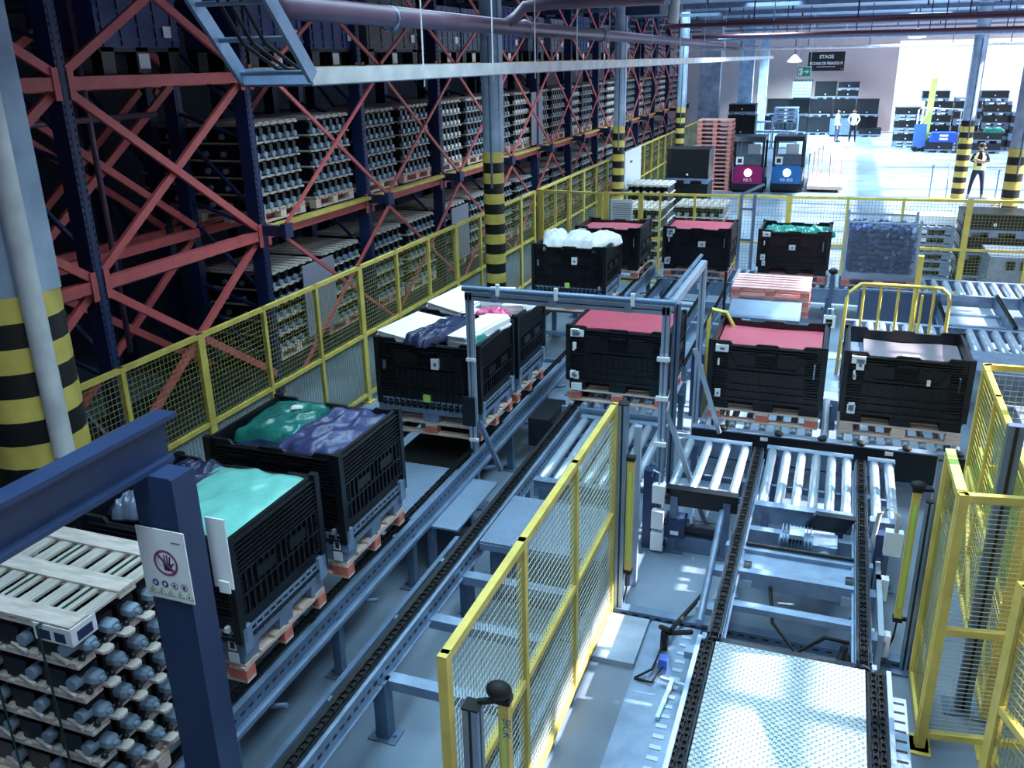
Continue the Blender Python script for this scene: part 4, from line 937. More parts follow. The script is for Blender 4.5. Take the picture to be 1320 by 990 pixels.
# ---- foreground product stack
t = thing('product_stack', 'large strapped stack of slatted trays with blue caps at the lower left corner', 'stacked pallet', (-4.0, 3.1, ZC))
PN.at('wooden pallet with a red block under the strapped tray stack at the lower left', (-4.0, 3.1, ZC))
x0, x1, y0, y1 = -.58, .58, -.4, .4
NL = 5; LH = .209; zt = .15
bl0 = cp0 = tb0 = sb0 = lb0 = None
for k in range(NL+1):
    z = zt+k*LH*1.02
    top = k == NL
    for j, y in enumerate((y0+.06, 0, y1-.06)):
        if top: dupchild(lb0, t, (0, y, z+.03))
        if lb0 is None: lb0 = B(x0, x1, -.06, .06, 0, .018).build('cross_board', palex, t); lb0.location = (0, y, z)
        else: dupchild(lb0, t, (0, y, z))
    for j in range(9):
        x = x0+.05+j*(x1-x0-.1)/8
        if sb0 is None: sb0 = B(-.042, .042, y0, y1, .018, .034).build('slat', pale, t); sb0.location = (x, 0, z)
        else: dupchild(sb0, t, (x, 0, z))
    if top: break
    for j in range(5):
        y = y0+.1+j*.155
        if tb0 is None:
            tb0 = MB().prism([(0,-.04),(.07,-.035),(.085,-.015),(.085,.02),(.07,.04),(0,.045)], 2, 0, .016).build('tray_tab', palex, t); tb0.location = (x1-.02, y+.06, z+.02)
        else: dupchild(tb0, t, (x1-.02, y+.06, z+.02))
        if cp0 is None:
            mb = MB()
            for (q0, q1, a0, a1) in ((.042, .05, -.02, .0), (.05, .05, .0, .05), (.05, .036, .05, .075), (.02, .018, .075, .1)):
                P_ = [(math.copysign(min(abs(c_), .8), c_), math.copysign(min(abs(d_), .8), d_)) for c_, d_ in [(math.cos(6.2832*(i_+.5)/8)*1.1, math.sin(6.2832*(i_+.5)/8)*1.1) for i_ in range(8)]]
                mb.add([(a0, q0*u*1.05, q0*v_*.9) for u, v_ in P_]+[(a1, q1*u*1.05, q1*v_*.9) for u, v_ in P_], [tuple(range(7, -1, -1)), tuple(range(8, 16))]+[(i_, (i_+1) % 8, 8+(i_+1) % 8, 8+i_) for i_ in range(8)])
            cp0 = mb.build('blue_cap', cap, t); cp0.location = (x1-.05, y, z+.1)
            mb = MB().box(-.11, 0, -.06, .06, .0, .12); mb.box(-.9, -.12, -.055, .055, 0, .1); mb.bar((.0, .05, .02), (.05, .06, .0), .03); mb.ball((.04, -.055, .01), .025, .02, .02, 6, 4)
            bl0 = mb.build('black_part', black, t); bl0.location = (x1-.05, y, z+.036)
        else: dupchild(cp0, t, (x1-.05, y, z+.1)); dupchild(bl0, t, (x1-.05, y, z+.036))
    for j in range(4):
        x = x0+.14+j*.28
        o = MB().box(x-.1, x+.06, y0+.02, y0+.12, z+.036, z+.16).build('black_part', black, t)
        o = MB().tube((x+.1, y0+.1, z+.1), (x+.1, y0+.0, z+.1), .042, 10, .036).build('grey_cap', cap, t)
        o = MB().bar((x+.0, y0+.02, z+.05), (x+.13, y0-.01, z+.045), .02).build('white_lever', palex, t)
zz = zt+NL*LH*1.02+.036
for x in (-.42, .0, .4):
    mb = MB().box(x-.008, x+.008, y0-.03, y1+.01, zz, zz+.004); mb.box(x-.008, x+.008, y0-.034, y0-.03, .05, zz+.004); mb.build('strap', strap, t)
MB().box(.34, .59, y0-.008, y0-.004, zz-.1, zz).build('label', white, t); MB().box(.582, .59, y0-.006, y0+.16, zz-.1, zz).build('label', white, t)
for (a, b) in ((.37, .45), (.48, .55)): MB().box(a, b, y0-.011, y0-.009, zz-.085, zz-.03).build('code_mark', bluep, t)
MB().box(.591, .593, y0+.03, y0+.13, zz-.085, zz-.03).build('code_mark', bluep, t)
for k in range(3): MB().box(-.5, -.42, y0-.012, y0-.006, .3+k*.19, .34+k*.19).build('label', white, t)

# ================================================================== BACK ROWS OF CONVEYOR
rollers('roller_conveyor', 'wide roller conveyor at the right of the back row in front of the cage fence', 1.55, 4.4, 16.4, 17.5, .68, 15, galv, True, (), .06)
rollers('roller_conveyor', 'wide roller conveyor at the right behind the rightmost front crate', .25, 4.4, 13.1, 14.3, .68, 24, galv, True, (0, 9), .06)
tag(B(1.62, 3.4, 12.2, 13.0, .66, .69).build('deck_sheet', galv), 'grey ribbed deck sheet in front of the right roller conveyor', 'sheet')
o = B(.5, 1.75, 15.55, 15.6, .25, .85).build('guard_plate', steelb); tag(o, 'large blue steel guard plate below the clear container', 'plate'); MB().box(.5, 1.75, 15.54, 15.61, .85, .88).build('top_edge', galv, o)
t = thing('chain_transfer', 'pair of dark chain rails running back between the two right roller conveyors', 'conveyor', (2.4, 14.5, 0))
for x in (1.75, 2.7, 3.1): rail(t, 'side_rail', x, 14.4, 16.4, .7, .2, .07, galvd, False); strand(t, x, 14.4, 16.4, .715, .06)
for y in (14.9, 15.6): MB().box(1.75, 3.6, y-.05, y+.05, .45, .55).build('cross_member', galv, t, True); leg(t, 1.75, y, .5); leg(t, 3.1, y, .5)
MB().box(1.85, 2.6, 14.7, 16.2, .5, .52).build('tray', alu, t, True)
t = thing('back_conveyor', 'galvanised back row conveyor under the crimson lined and teal bag crates', 'conveyor', (-1, 16.3, 0))
MB().box(-3.1, 1.5, 16.28, 16.33, .4, .66).build('front_beam', galv, t, True); MB().box(-3.1, 1.5, 17.4, 17.45, .4, .66).build('rear_beam', galv, t, True)
for k in range(28): MB().tube((-3.0+k*.165, 16.34, .65), (-3.0+k*.165, 17.4, .65), .04, 8).build('roller', alu, t, True)
for x in (-3, -1.5, 0, 1.4): leg(t, x, 16.3, .5); leg(t, x, 17.4, .5)
for x in (-2.7, -2.2): MB().box(x-.12, x+.12, 16.27, 16.28, .5, .62).build('label', white, t, True)
t = thing('chain_transfer', 'set of grey chain rails running back from the portal to the back row of crates', 'conveyor', (-2.2, 12, 0))
for x in (-3.0, -2.72, -2.1, -1.75, -1.3): rail(t, 'side_rail', x, 11.4, 16.2, .66, .16, .06, galvd, False); strand(t, x, 11.4, 16.2, .68, .05)
for y in (11.6, 12.8, 14.0, 15.4): MB().box(-3.05, -1.25, y-.06, y+.06, .4, .52).build('cross_member', galv, t, True); leg(t, -3.0, y, .5); leg(t, -1.3, y, .5)
MB().box(-2.5, -2.2, 12.9, 13.3, .66, .9).build('drive_cover', black, t, True); MB().box(-2.65, -1.8, 11.8, 12.6, .6, .62).build('cover_sheet', galv, t, True)
for k in range(4): MB().tube((-2.66, 13.5+k*.4, .62), (-2.15, 13.5+k*.4, .62), .05, 8).build('roller', alu, t, True)
MB().path([(-3.15, 11.8, .5), (-3.25, 11.7, .2), (-3.15, 11.6, .05), (-2.9, 11.5, .03)], .02).build('cable', rubber, t, True)
t = thing('steel_trough', 'smooth blue grey steel trough between the two front right crates', 'cover', (.15, 11, 0))
MB().prism([(10.65,.25),(10.65,.5),(10.9,.66),(12.0,.72),(12.0,.25)], 0, .07, .24).build('body', galv, t, True)
t = thing('limit_switch', 'white square switch box with a black window on a post behind the front crates', 'switch', (.06, 12.9, 0))
MB().box(.03, .09, 12.9, 12.96, 0, 1.0).build('post', bluep, t, True); MB().box(-.02, .14, 12.86, 12.9, .92, 1.1).build('box', white, t, True); MB().box(.01, .1, 12.855, 12.86, .95, 1.05).build('window', rubber, t, True)
MB().path([(.02, 12.88, 1.1), (.03, 12.88, 1.2), (.09, 12.88, 1.2), (.1, 12.88, 1.1)], .012).build('loop', alu, t, True)
for (x, y, nm) in ((.1, 15.9, 'left'), (-1.25, 15.7, 'first')): pass
t = thing('hand_rail', 'low yellow tubular hand rail with six uprights behind the rightmost front crate', 'railing', (.8, 11.5, 0))
yt = [(.19, 11.5, .1), (.23, 11.5, 1.72), (.26, 11.5, 1.8), (.38, 11.5, 1.91), (.45, 11.5, 1.915), (1.2, 11.5, 1.915), (1.3, 11.5, 1.91), (1.38, 11.5, 1.84), (1.4, 11.5, 1.74), (1.41, 11.5, .1)]
MB().path(yt, .022, 8).build('frame_tube', yel, t, True)
for x in (.42, .62, .82, 1.02, 1.22): MB().tube((x, 11.5, .1), (x, 11.5, 1.9), .017, 8).build('upright', yel, t, True)
MB().tube((.19, 11.5, .12), (1.41, 11.5, .12), .02, 8).build('bottom_tube', yel, t, True)
t = thing('yellow_post', 'leaning pair of yellow posts rising behind the low hand rail', 'post', (1.1, 12.4, 0))
MB().box(1.06, 1.13, 12.36, 12.42, 0, 2.12).build('upright', yel, t, True); MB().box(1.16, 1.19, 12.36, 12.4, 0, 1.6).build('upright', yel, t, True); MB().box(1.0, 1.25, 12.3, 12.5, 0, .015).build('foot_plate', yel, t, True)
t = thing('yellow_pipe_guard', 'bent yellow pipe and white valve boxes beside the third portal post', 'guard', (-1.1, 10.9, 0))
MB().path([(-1.32, 10.4, 0), (-1.32, 10.4, 1.6), (-1.28, 10.4, 1.75), (-1.12, 10.4, 1.72), (-1.02, 10.4, 1.55), (-1.02, 10.4, 0)], .025, 8).build('pipe', yel, t, True)
for z in (1.2, .75): MB().box(-1.2, -1.12, 10.36, 10.42, z, z+.22).build('box', white, t, True); 
MB().box(-1.2, -1.14, 10.42, 10.46, 0, 1.5).build('stand', galvd, t, True)
t = thing('machine_box', 'small blue grey cabinet between the portal post and the front crate', 'cabinet', (-1.5, 11.3, 0)); MB().box(-1.62, -1.36, 11.2, 11.36, .0, .9).build('body', bluep, t, True); MB().box(-1.52, -1.46, 11.19, 11.2, .7, .76).build('label', white, t, True)
t = thing('metal_stand', 'grey shiny steel door frame leaning by the teal bag crate at the yellow fence', 'frame', (-1.45, 17.6, 0))
for x in (-1.75, -1.5): MB().box(x-.03, x+.03, 17.55, 17.6, 0, 2.1).build('upright', galv, t, True)
MB().bar((-1.75, 17.58, 2.1), (-1.35, 17.58, 2.3), .05).build('top_bar', galv, t, True)
for z in (.6, 1.2, 1.8): MB().box(-1.75, -1.5, 17.56, 17.6, z, z+.05).build('rung', galv, t, True)
t = thing('steel_bollard', 'small black knobbed post between the teal bag crate and the clear container', 'post', (.05, 16.3, 0)); MB().box(.02, .08, 16.2, 16.26, 0, .95).build('upright', galvd, t, True); MB().ball((.05, 16.23, 1.0), .08, .08, .06, 10, 6).build('head', rubber, t, True)

# ================================================================== BEYOND THE FENCE
def simple_pallet(t, y0=0): pass
def make_flatcrate(w=1.2, d=1.0, h=.32, base=True):
    t = thing('folded_crate', 'x', 'crate')
    MB().box(-w/2, w/2, -d/2, d/2, .16, .16+h).box(-w/2-.015, w/2+.015, -d/2-.015, d/2+.015, .16+h-.05, .16+h).box(-w/2-.015, w/2+.015, -d/2-.015, d/2+.015, .17, .2).build('body', black, t)
    mb = MB().box(-w/2, w/2, -d/2, d/2, .1, .16)
    for x in (-w/2+.1, 0, w/2-.1):
        for y in (-d/2+.1, 0, d/2-.1): mb.box(x-.09, x+.09, y-.09, y+.09, 0, .1)
    mb.build('grey_base', greyp, t); MB().box(-.03, .03, -d/2-.022, -d/2-.015, .24, .3).build('tag', white, t); return t
FCR = Proto(make_flatcrate); FTALL = Proto(lambda: make_flatcrate(1.25, 1.0, .85))
def make_greypallet():
    t = thing('plastic_pallet', 'x', 'pallet'); mb = MB().box(-.6, .6, -.5, .5, .1, .15)
    for x in (-.5, 0, .5):
        for y in (-.4, 0, .4): mb.box(x-.09, x+.09, y-.09, y+.09, 0, .1)
    for k in range(8): x = -.55+k*.157; mb.box(x-.02, x+.02, -.505, .505, .15, .17)
    mb.build('body', greyp, t); MB().box(-.06, .06, -.503, -.5, .02, .09).build('tag', white, t); return t
GP = Proto(make_greypallet)
# left far group
mid = 0
LEFT = [(-2.9, 59.5, 0, FTALL, 'far black crate in the bottom row behind the green wire cart'), (-1.6, 59, 0, FTALL, 'far black crate in the bottom row left of the grey lattice box'), (1.35, 57.8, 0, FCR, 'far low black crate at the right end of the far crate group'),
        (-2.9, 60.2, 1.02, FTALL, 'far black crate second tier at the left of the far crate group'), (-1.6, 60, 1.02, FTALL, 'far black crate second tier below the black pair'), (-.2, 60, 1.02, FTALL, 'far black crate second tier above the lattice box'), (1.1, 59.8, 1.02, FTALL, 'far black crate second tier at the right, above the low crate'),
        (-4.2, 60.6, 1.02, FTALL, 'far black crate at the left, beside the translucent box'), (-1.4, 60.4, 2.04, FTALL, 'far black crate in the top tier right of the translucent box'), (-.1, 60.2, 2.04, FCR, 'far folded black crate in the top tier, lower of two'), (-.08, 60.2, 2.53, FCR, 'far folded black crate on the very top of the far group'),
        (-4.3, 60.8, 0, FTALL, 'far black crate low at the left behind the wire cart'), (1.15, 60.1, 0, FTALL, 'far black crate at floor level behind the low one at the right'), (-.15, 60.3, 0, FTALL, 'far black crate at floor level behind the man in the white shirt')]
for (x, y, z, p, lb) in LEFT: p.at(lb, (x, y, z))
def make_lattice(col=greyp):
    t = thing('lattice_box', 'x', 'crate'); MB().box(-.55, .55, -.5, .5, .1, 1.05).build('body', col, t); mb = MB()
    for k in range(6): mb.box(-.57, .57, -.52, .52, .12+k*.18, .16+k*.18)
    for k in range(6): mb.box(-.56+k*.21, -.5+k*.21, -.53, .53, .1, 1.08)
    mb.build('ribs', galv, t); MB().box(-.58, .58, -.53, .53, 1.05, 1.12).build('lid', black, t); MB().box(-.5, .5, -.45, .45, 0, .1).build('base', dark, t); return t
LT = Proto(make_lattice); LT.at('far grey lattice box standing on the floor left of the two men', (-.35, 58.0, 0)); LT.at('far pale translucent box on top of the far crates under the exit sign', (-2.75, 59.5, 2.06))
t = thing('wire_cart', 'green grey wire cart far back left of the crate pile', 'cart', (-3.6, 50, 0))
for z in (.3, .8, 1.3): MB().box(-4.9, -2.4, 49.4, 50.4, z, z+.05).build('shelf', galvd, t, True)
for x in (-4.9, -3.65, -2.4):
    for y in (49.4, 50.4): MB().tube((x, y, 0), (x, y, 1.6), .035, 8).build('upright', galv, t, True)
mb = MB()
for k in range(12): mb.box(-4.9+k*.225, -4.88+k*.225, 49.38, 49.4, .3, 1.35)
mb.build('mesh_side', mat('cart_green', (84, 110, 116), .5), t, True)
for k in range(4): GP.at('pale tray in the stack on the far wire cart, %s from the bottom' % ORD[k+1], (-3.0, 49.9, 1.36+k*.18))
# black crates left of tractors behind pallets
FTALL.at('black crate stack base behind the red pallet stack', (-4.6, 44, 0)); FTALL.at('black crate on the stack behind the red pallet stack', (-4.6, 44, 1.02)); FCR.at('black folded crate on top of the stack behind the red pallet stack', (-4.6, 44, 2.04))
for k in range(17): PP.at('pink red pallet in the tall pile beside the tractors, %s from the bottom' % ORD[k+1], (-4.4+.01*math.sin(k*3), 33.55, k*.1465))
# near stack behind the fence
FTALL.at('upper black crate with a grey base before the tall red pallet pile', (-4.35, 27.6, 1.02)); FTALL.at('black crate at floor level in front of the tall red pallet pile', (-4.35, 27.6, 0))
PS[0].at('white tray stack standing behind the notice sheet on the yellow fence', (-4.35, 20.6, 0), -1.57)
PS[1].at('pale tray stack standing behind the yellow fence right of the notice sheet', (-3.0, 21.2, 0), -1.57)
PS[2].at('pale tray stack in front of the black crate by the red pallet pile', (-4.9, 24.5, 0), -1.57)
# right far group: tiers of crates and grey pallets
ri = 0; HP = []
for c_, (x, n, y) in enumerate(((2.95, 6, 51.5), (4.3, 6, 51.0), (5.6, 7, 51), (6.9, 6, 50.8), (8.1, 5, 50.4))):
    z = 0
    for k in range(n):
        ri += 1
        p = (FCR, FCR, GP)[(k+c_) % 3] if c_ else (GP, FCR)[k % 2]
        p.at('%s in the far right pile, %s column, %s from the floor' % ('grey plastic pallet' if p is GP else 'folded black crate', ORD[c_+1], ORD[k+1]), (x, y, z), random.uniform(-.03, .03)); z += .17 if p is GP else .49
    HP.append((x, y, z))
for k in (1, 3): FCR.at('folded black crate perched highest on the far right pile, %s of the two' % ('left' if k == 1 else 'right'), (HP[k][0]-.2, HP[k][1]+.1, HP[k][2]))
FCR.at('black crate carrying the blue box in front of the far right pile', (4.35, 49.0, 0)); FCR.at('black crate behind the man with crossed arms holding teal cloth', (6.4, 48.8, 0)); FCR.at('upper black crate behind the man with crossed arms', (6.4, 48.8, .49))
t = thing('blue_box', 'bright blue box with a white label on the far black crate', 'box', (4.5, 48.9, .49)); MB().prism([(-.6,0),(.6,0),(.55,.45),(-.5,.45)], 1, -.4, .4).build('body', mat('bright_blue', (36, 78, 190), .45), t); 
for z in (.1, .26): MB().box(-.18, .2, -.42, -.4, z, z+.1).build('label', white, t)
t = thing('teal_cloth', 'teal cloth lying on the black crate behind the man with crossed arms', 'cloth', (6.5, 48.4, .95)); bpy.data.objects.remove(t)
bag('teal_cloth', 'teal cloth hanging on the black crate behind the man with crossed arms', 6.6, 48.3, 1.0, .9, .25, .2, greenf, 0, 31, .04, cat='cloth')
t = thing('stacker_truck', 'blue and lime hand stacker truck with a white hoop by the far right pile', 'truck', (3.6, 49.6, 0))
MB().prism([(48.9,.2),(49.3,.2),(49.4,1.2),(49.0,1.3)], 0, 3.2, 3.75).build('body', mat('truck_blue', (58, 96, 180), .4), t, True)
MB().bar((3.75, 49.6, .1), (3.85, 49.7, 3.4), .28, .12, 0, (0,1,0)).build('mast', lime, t, True); MB().bar((3.5, 49.2, 1.3), (3.75, 49.0, 1.9), .1).build('tiller', lime, t, True)
for x in (3.3, 3.7): MB().tube((x, 48.85, .12), (x, 49.0, .12), .12, 10).build('wheel', rubber, t, True)
MB().path([(3.3, 49.3, 0), (3.3, 49.3, 1.95), (3.4, 49.3, 2.06), (5.2, 49.3, 1.98), (5.2, 49.3, 0)], .035, 8).build('pipe_hoop', whitep, t, True)
for z in (.05,): MB().box(3.2, 3.7, 49.35, 50.4, z, z+.06).build('fork', dark, t, True)
for (x, y, nm) in ((3.1, 32.6, 'left'), (4.9, 31.5, 'right')):
    t = thing('guard_rail', 'thin pale tubular guard standing %s the striped column by the man' % ('left of' if nm == 'left' else 'to the right of'), 'railing', (x, y, 0))
    MB().path([(x-.25, y, 0), (x-.25, y, 1.1), (x+.25, y, 1.15), (x+.25, y, 0)], .025, 8).build('hoop', galv, t, True); MB().box(x-.3, x+.4, y-.1, y+.1, 0, .05).build('base', yel, t, True)
# things right of the cage behind the fence: crate racks
for k in range(7): GP.at('grey plastic pallet behind the right part of the fence, %s from the floor' % ORD[k+1], (1.75, 20.6, k*.172)); 
for k in range(3): FCR.at('dark folded crate behind the right part of the fence, %s from the floor' % ORD[k+1], (3.1, 20.9, k*.482))
t = thing('white_carton', 'long white carton lying on the pile behind the right part of the fence', 'carton', (1.75, 20.55, 1.205)); MB().box(-.6, .6, -.25, .25, 0, .18).build('body', white, t)
t = thing('steel_bin', 'low grey steel bin with dark marks behind the fence at the right edge', 'bin', (3.4, 19.5, 0)); MB().prism([(19.2,0),(20.2,0),(20.2,.85),(19.0,.85)], 0, 2.9, 4.1).build('body', galv, t, True)
for k in range(3): MB().box(3.2+k*.25, 3.35+k*.25, 18.98, 19.02, .6, .75).build('mark', dark, t, True)
t = thing('yellow_post', 'narrow orange yellow post at the right edge behind the fence', 'post', (3.55, 18.9, 0)); MB().box(3.5, 3.58, 18.9, 18.96, 0, 2.0).build('upright', mat('amber_paint', (214, 160, 60), .5), t, True)
t = thing('wire_trolley', 'white tangled wire trolley beside the striped column at the right', 'trolley', (3.1, 22.5, 0))
for (x, y) in ((2.8, 22.2), (3.4, 22.2), (2.8, 22.9), (3.4, 22.9)): MB().tube((x, y, 0), (x, y, 1.5), .025, 6).build('upright', whitep, t, True)
for z in (.2, .6, 1.0, 1.4): MB().box(2.8, 3.4, 22.2, 22.9, z, z+.04).build('shelf', whitep, t, True)
t = thing('pallet_cart', 'low wooden pallet cart behind the yellow fence by the tractors', 'cart', (-1.5, 22, 0)); MB().box(-1.6, -.2, 21.4, 22.4, .3, .5).build('bed', pinkw, t, True)
for x in (-1.4, -.4): MB().tube((x, 21.4, .15), (x, 21.5, .15), .15, 10).build('wheel', rubber, t, True)
MB().path([(-.1, 21.5, .3), (-.05, 21.5, 1.0), (.4, 21.5, 1.05), (.45, 21.5, .3)], .02, 6).build('handle', galv, t, True)
t = thing('pipe_trolley', 'row of pink pipe hoops standing right of the tractors', 'trolley', (-.5, 36, 0))
for k in range(4): MB().path([(-1.1+k*.12, 33.6+k*1.1, .1), (-1.1+k*.12, 33.6+k*1.1, 1.3), (-.4+k*.12, 33.6+k*1.1, 1.35), (-.35+k*.12, 33.6+k*1.1, .1)], .03, 6).build('hoop', pinkw, t, True)
MB().box(-1.1, .1, 33.4, 37.2, .1, .22).build('bed', wood, t, True)
for y in (33.6, 37.0):
    for x in (-.9, -.1): MB().tube((x-.03, y, .08), (x+.03, y, .08), .08, 10).build('wheel', rubber, t, True)

# ---- tow tractors
def tractor(x, y, col, label):
    t = thing('tow_tractor', label, 'tractor', (x, y, 0)); w = .52
    MB().prism([(-.0,.1),(1.7,.1),(1.7,.75),(.25,.82),(.0,.78)], 0, -w, w).build('chassis', dark, t)
    MB().box(-w+.02, w-.02, -.02, .0, .32, .95).build('front_panel', col, t)
    MB().box(-w, w, -.03, .02, .08, .32).build('bumper', black, t)
    for s in (-1, 1): MB().box(s*(w-.04)-.04, s*(w-.04)+.04, -.02, .06, .9, 1.85).build('pillar', black, t); MB().box(s*(w-.04)-.04, s*(w-.04)+.04, 1.3, 1.38, .7, 1.85).build('pillar', black, t)
    MB().prism([(-.1,1.78),(1.45,1.78),(1.42,1.92),(.0,1.94)], 0, -w, w).build('roof', black, t)
    MB().box(-w+.08, w-.08, -.01, .0, .97, 1.76).build('windscreen', glass, t)
    MB().box(-.4, .4, .85, 1.0, .6, 1.25).build('seat_back', rubber, t); MB().box(-.4, .4, .5, .9, .6, .72).build('seat', rubber, t); MB().path([(0,.2,.9),(0,.3,1.1),(-.12,.34,1.16),(.12,.34,1.16)], .02, 6).build('steering', rubber, t)
    MB().box(-.15, .3, .95, 1.02, 1.1, 1.6).build('white_sheet', white, t)
    sp = MB().box(-w+.08, -w+.34, -.02, -.011, .98, 1.25).build('sign_plate', white, t); MB().box(-w+.14, -w+.28, -.024, -.02, 1.04, 1.18).build('sign_mark', ink, sp)
    for s in (-1, 1):
        for yy in (.3, 1.4): MB().tube((s*w-.06*s, yy, .2), (s*w+.03*s, yy, .2), .2, 14).build('wheel', rubber, t)
    MB().tube((-.0, -.03, .7), (0, -.045, .7), .13, 14).build('headlamp', mat('headlamp_glow', (255, 250, 245), .3, emit=7), t)
    return t
t1 = tractor(-3.12, 32.85, mat('tractor_magenta', (150, 26, 92), .35), 'black cabbed tow tractor with a magenta front and lit lamp')
t2 = tractor(-1.8, 33.1, mat('tractor_blue', (42, 108, 176), .35), 'black cabbed tow tractor with a blue front and lit lamp')
for tt, s_ in ((t2, 'RB 003'), (t1, 'RB 5')):
    lettering(s_, .15, tt, (0, -.024, .4), (math.pi/2, 0, 0), white)

# ---- signs
t = thing('hanging_sign', 'black hanging sign with white lettering under the far roof', 'sign', (-1.1, 45, 4.3))
MB().box(-1.94, -.36, 45, 45.04, 3.9, 4.72).build('board', stripek, t, True)
for (s_, z, sz) in (('STAGE', 4.44, .21), ('PICKING DE PESADOS FI', 4.17, .165)):
    lettering(s_, sz, t, (-.05, -.012, z-4.3), (math.pi/2, 0, 0), mat('letter_white', (240, 240, 240), .5), (.8 if sz < .2 else 1, 1, 1), .004)
MB().box(-1.55, -.75, 44.99, 45, 4.07, 4.09).build('small_line', white, t, True); MB().box(-.5, -.4, 44.99, 45, 3.95, 4.0).build('small_mark', red, t, True)
for x in (-1.9, -.4): MB().box(x-.01, x+.01, 45.01, 45.03, 4.72, 6.3).build('hanger', white, t, True)
t = thing('exit_sign', 'green exit sign with a white door and arrow hanging below the black sign', 'sign', (-2.2, 44, 3.8))
eg = mat('exit_green', (40, 150, 110), .4)
MB().box(-2.36, -1.72, 44, 44.03, 3.66, 4.12).build('frame', white, t, True); MB().box(-2.33, -1.75, 43.98, 44, 3.69, 4.09).build('face', eg, t, True)
MB().box(-2.28, -2.1, 43.965, 43.98, 3.74, 4.04).build('door_symbol', white, t, True); MB().box(-2.24, -2.2, 43.955, 43.965, 3.8, 3.98).build('figure_symbol', eg, t, True)
MB().box(-2.06, -1.92, 43.965, 43.98, 3.87, 3.92).build('arrow_shaft', white, t, True); MB().prism([(-1.93,3.81),(-1.8,3.895),(-1.93,3.98)], 1, 43.965, 43.98).build('arrow_head', white, t, True)
for x in (-2.3, -1.78): MB().box(x-.01, x+.01, 44, 44.02, 4.12, 6.3).build('hanger', white, t, True)

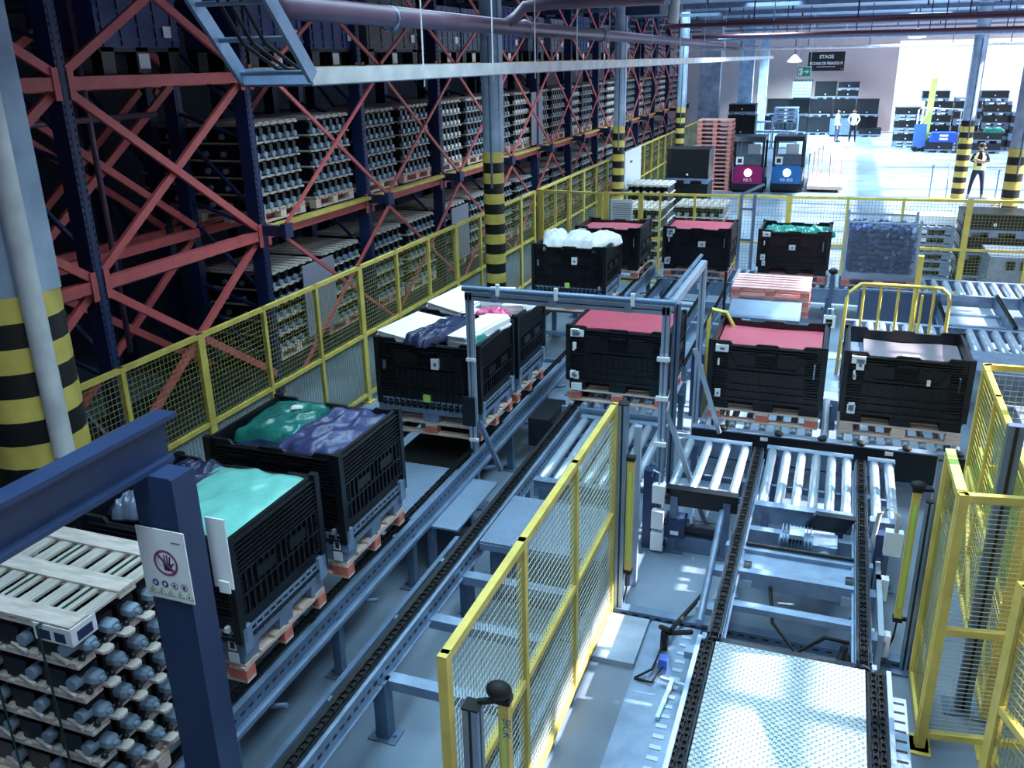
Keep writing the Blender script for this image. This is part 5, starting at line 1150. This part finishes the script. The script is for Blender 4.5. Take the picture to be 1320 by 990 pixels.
# ================================================================== PEOPLE
def person(name, label, loc, rz, pose, mats, vest=None, hat=None):
    """one skin-modifier body; cloth regions by height; face, fingers, shoes included"""
    t = thing(name, label, 'person', loc, rz)
    V = []; E = []; R = []
    def v(p, r): V.append(Vector(p)); R.append(r); return len(V)-1
    def ch(a, pts):
        for p, r in pts: b = v(p, r); E.append((a, b)); a = b
        return a
    pel = v((0,0,.95), .145); ab = ch(pel, [((0,-.01,1.1), .14), ((0,.0,1.28), .155), ((0,.01,1.42), .13)])
    neck = ch(ab, [((0,0,1.5), .058), ((0,-.01,1.56), .06), ((0,-.02,1.64), .092), ((0,-.015,1.72), .07)])
    for s in (-1, 1):
        f = pose.get('stance', .0)*s
        ch(pel, [((s*.1,0,.86), .1), ((s*.115+f*.3,-.02-abs(f)*.0,.5), .068), ((s*.12+f*.5,.02,.1), .047), ((s*.125+f*.5,-.1,.045), .045), ((s*.13+f*.5,-.18,.035), .035)])
        sh = ch(ab, [((s*.17,.01,1.43), .066)])
        el, wr, hd = pose['arm'](s)
        w_ = ch(sh, [(el, .046), (wr, .033), (hd, .036)])
        d = (Vector(hd)-Vector(wr)).normalized(); sd = d.cross(Vector((0,1,0)));  sd = sd.normalized() if sd.length > .1 else Vector((1,0,0))
        for k in range(4):
            b = Vector(hd)+d*.03+sd*(k-1.5)*.02; ch(w_, [(b, .01), (b+d*(.035+.006*(k % 3))+Vector((0,-.008,0)), .008), (b+d*.06+Vector((0,-.02,0)), .007)])
        ch(w_, [(Vector(hd)-d*.01+sd*.04, .011), (Vector(hd)+d*.02+sd*.06, .008)])
    me = bpy.data.meshes.new('body'); me.from_pydata(V, E, []); ob = bpy.data.objects.new('body_tmp', me); C.objects.link(ob)
    sk = ob.modifiers.new('s', 'SKIN'); sk.use_smooth_shade = True
    for i, r in enumerate(R): me.skin_vertices[0].data[i].radius = (r, r*(.8 if i in (0, 1, 2, 3) else 1))
    me.skin_vertices[0].data[0].use_root = True
    ss = ob.modifiers.new('d', 'SUBSURF'); ss.levels = 1; ss.render_levels = 1
    dg = bpy.context.evaluated_depsgraph_get(); m2 = bpy.data.meshes.new_from_object(ob.evaluated_get(dg)); bpy.data.objects.remove(ob)
    for m in mats: m2.materials.append(m)       # skin, shirt, trousers, shoes, hair
    hands = [Vector(pose['arm'](s)[2]) for s in (-1, 1)]
    for p in m2.polygons:
        c = p.center; p.use_smooth = True
        if min((c-h).length for h in hands) < .095: i = 0
        elif c.z > 1.51: i = 4 if (c.z > 1.69 or (c.y > .03 and c.z > 1.58)) else 0
        elif c.z > .93: i = 1
        elif c.z > .09: i = 2
        else: i = 3
        p.material_index = i
    b = bpy.data.objects.new('body', m2); C.objects.link(b); b.parent = t
    hz = 1.63
    for s in (-1, 1): MB().ball((s*.035, -.103, hz+.02), .012, .008, .009, 8, 5).build('eye', stripek, t); MB().ball((s*.094, -.015, hz), .012, .02, .03, 8, 5).build('ear', mats[0], t)
    MB().prism([(-.012,hz-.03),(.012,hz-.03),(.006,hz+.02),(-.006,hz+.02)], 1, -.128, -.09).build('nose', mats[0], t); MB().ball((0,-.1,hz-.052), .026, .01, .007, 8, 5).build('mouth', mat('lips', (150, 90, 84), .5), t)
    if pose.get('mask'): MB().ball((0,-.075,hz-.045), .06, .05, .045, 10, 6).build('face_mask', stripek, t)
    if hat: MB().lathe([(.1,1.66),(.108,1.7),(.1,1.75),(.06,1.79),(0,1.8)], (0,-.015,0), 12).build('hat', hat, t)
    if vest:
        mb = MB(); prof = [(.2,.92),(.19,1.05),(.19,1.2),(.195,1.34),(.15,1.45),(.1,1.475)]; n = 16
        vs = [(r*math.cos(6.2832*k/n), r*.74*math.sin(6.2832*k/n), z) for r, z in prof for k in range(n)]
        fs = [(i*n+k, i*n+(k+1)%n, (i+1)*n+(k+1)%n, (i+1)*n+k) for i in range(len(prof)-1) for k in range(n) if k not in (11, 12) or i < 1]
        mb.add(vs, fs, 0, True); mb.build('vest', vest, t)
        for z in (1.02, 1.2): MB().lathe([(.0,0)]) if False else None
    return t
def crossed(s):
    return ((s*.27,-.02,1.2), (s*.06,-.2,1.2+.02*s), (-s*.08,-.205,1.22+.03*s))
def hips(s): return ((s*.3,.06,1.2), (s*.2,-.05,1.03), (s*.16,-.09,1.0))
def hang(s): return ((s*.23,.02,1.15), (s*.23,-.05,.92), (s*.225,-.08,.83))
jeans = mat('jeans', (34, 44, 72), .75, var=.2); dkshirt = mat('dark_shirt', (36, 44, 66), .8); shoe = mat('shoe', (26, 28, 36), .6); vestm = mat('hi_vis', (226, 236, 170), .7); wsh = mat('white_shirt', (205, 220, 235), .75); trous = mat('black_trousers', (20, 22, 30), .8); gsh = mat('grey_trousers', (60, 72, 96), .8)
person('person', 'standing person with crossed arms in a pale vest and jeans beside the striped column', (4.28, 33.2, 0), -.2, {'arm': crossed, 'stance': .16}, [skin, dkshirt, jeans, shoe, hair], vestm, hair)
person('person', 'standing person in a white shirt with hands on hips in front of the far crates', (.38, 53.8, 0), .1, {'arm': hips, 'mask': True, 'stance': .06}, [skin, wsh, trous, shoe, hair])
person('person', 'standing person in a yellow vest and grey trousers turned to the colleague in white', (-.45, 53.6, 0), 1.2, {'arm': hang, 'mask': True, 'stance': .08}, [skin, wsh, gsh, shoe, hair], vestm)
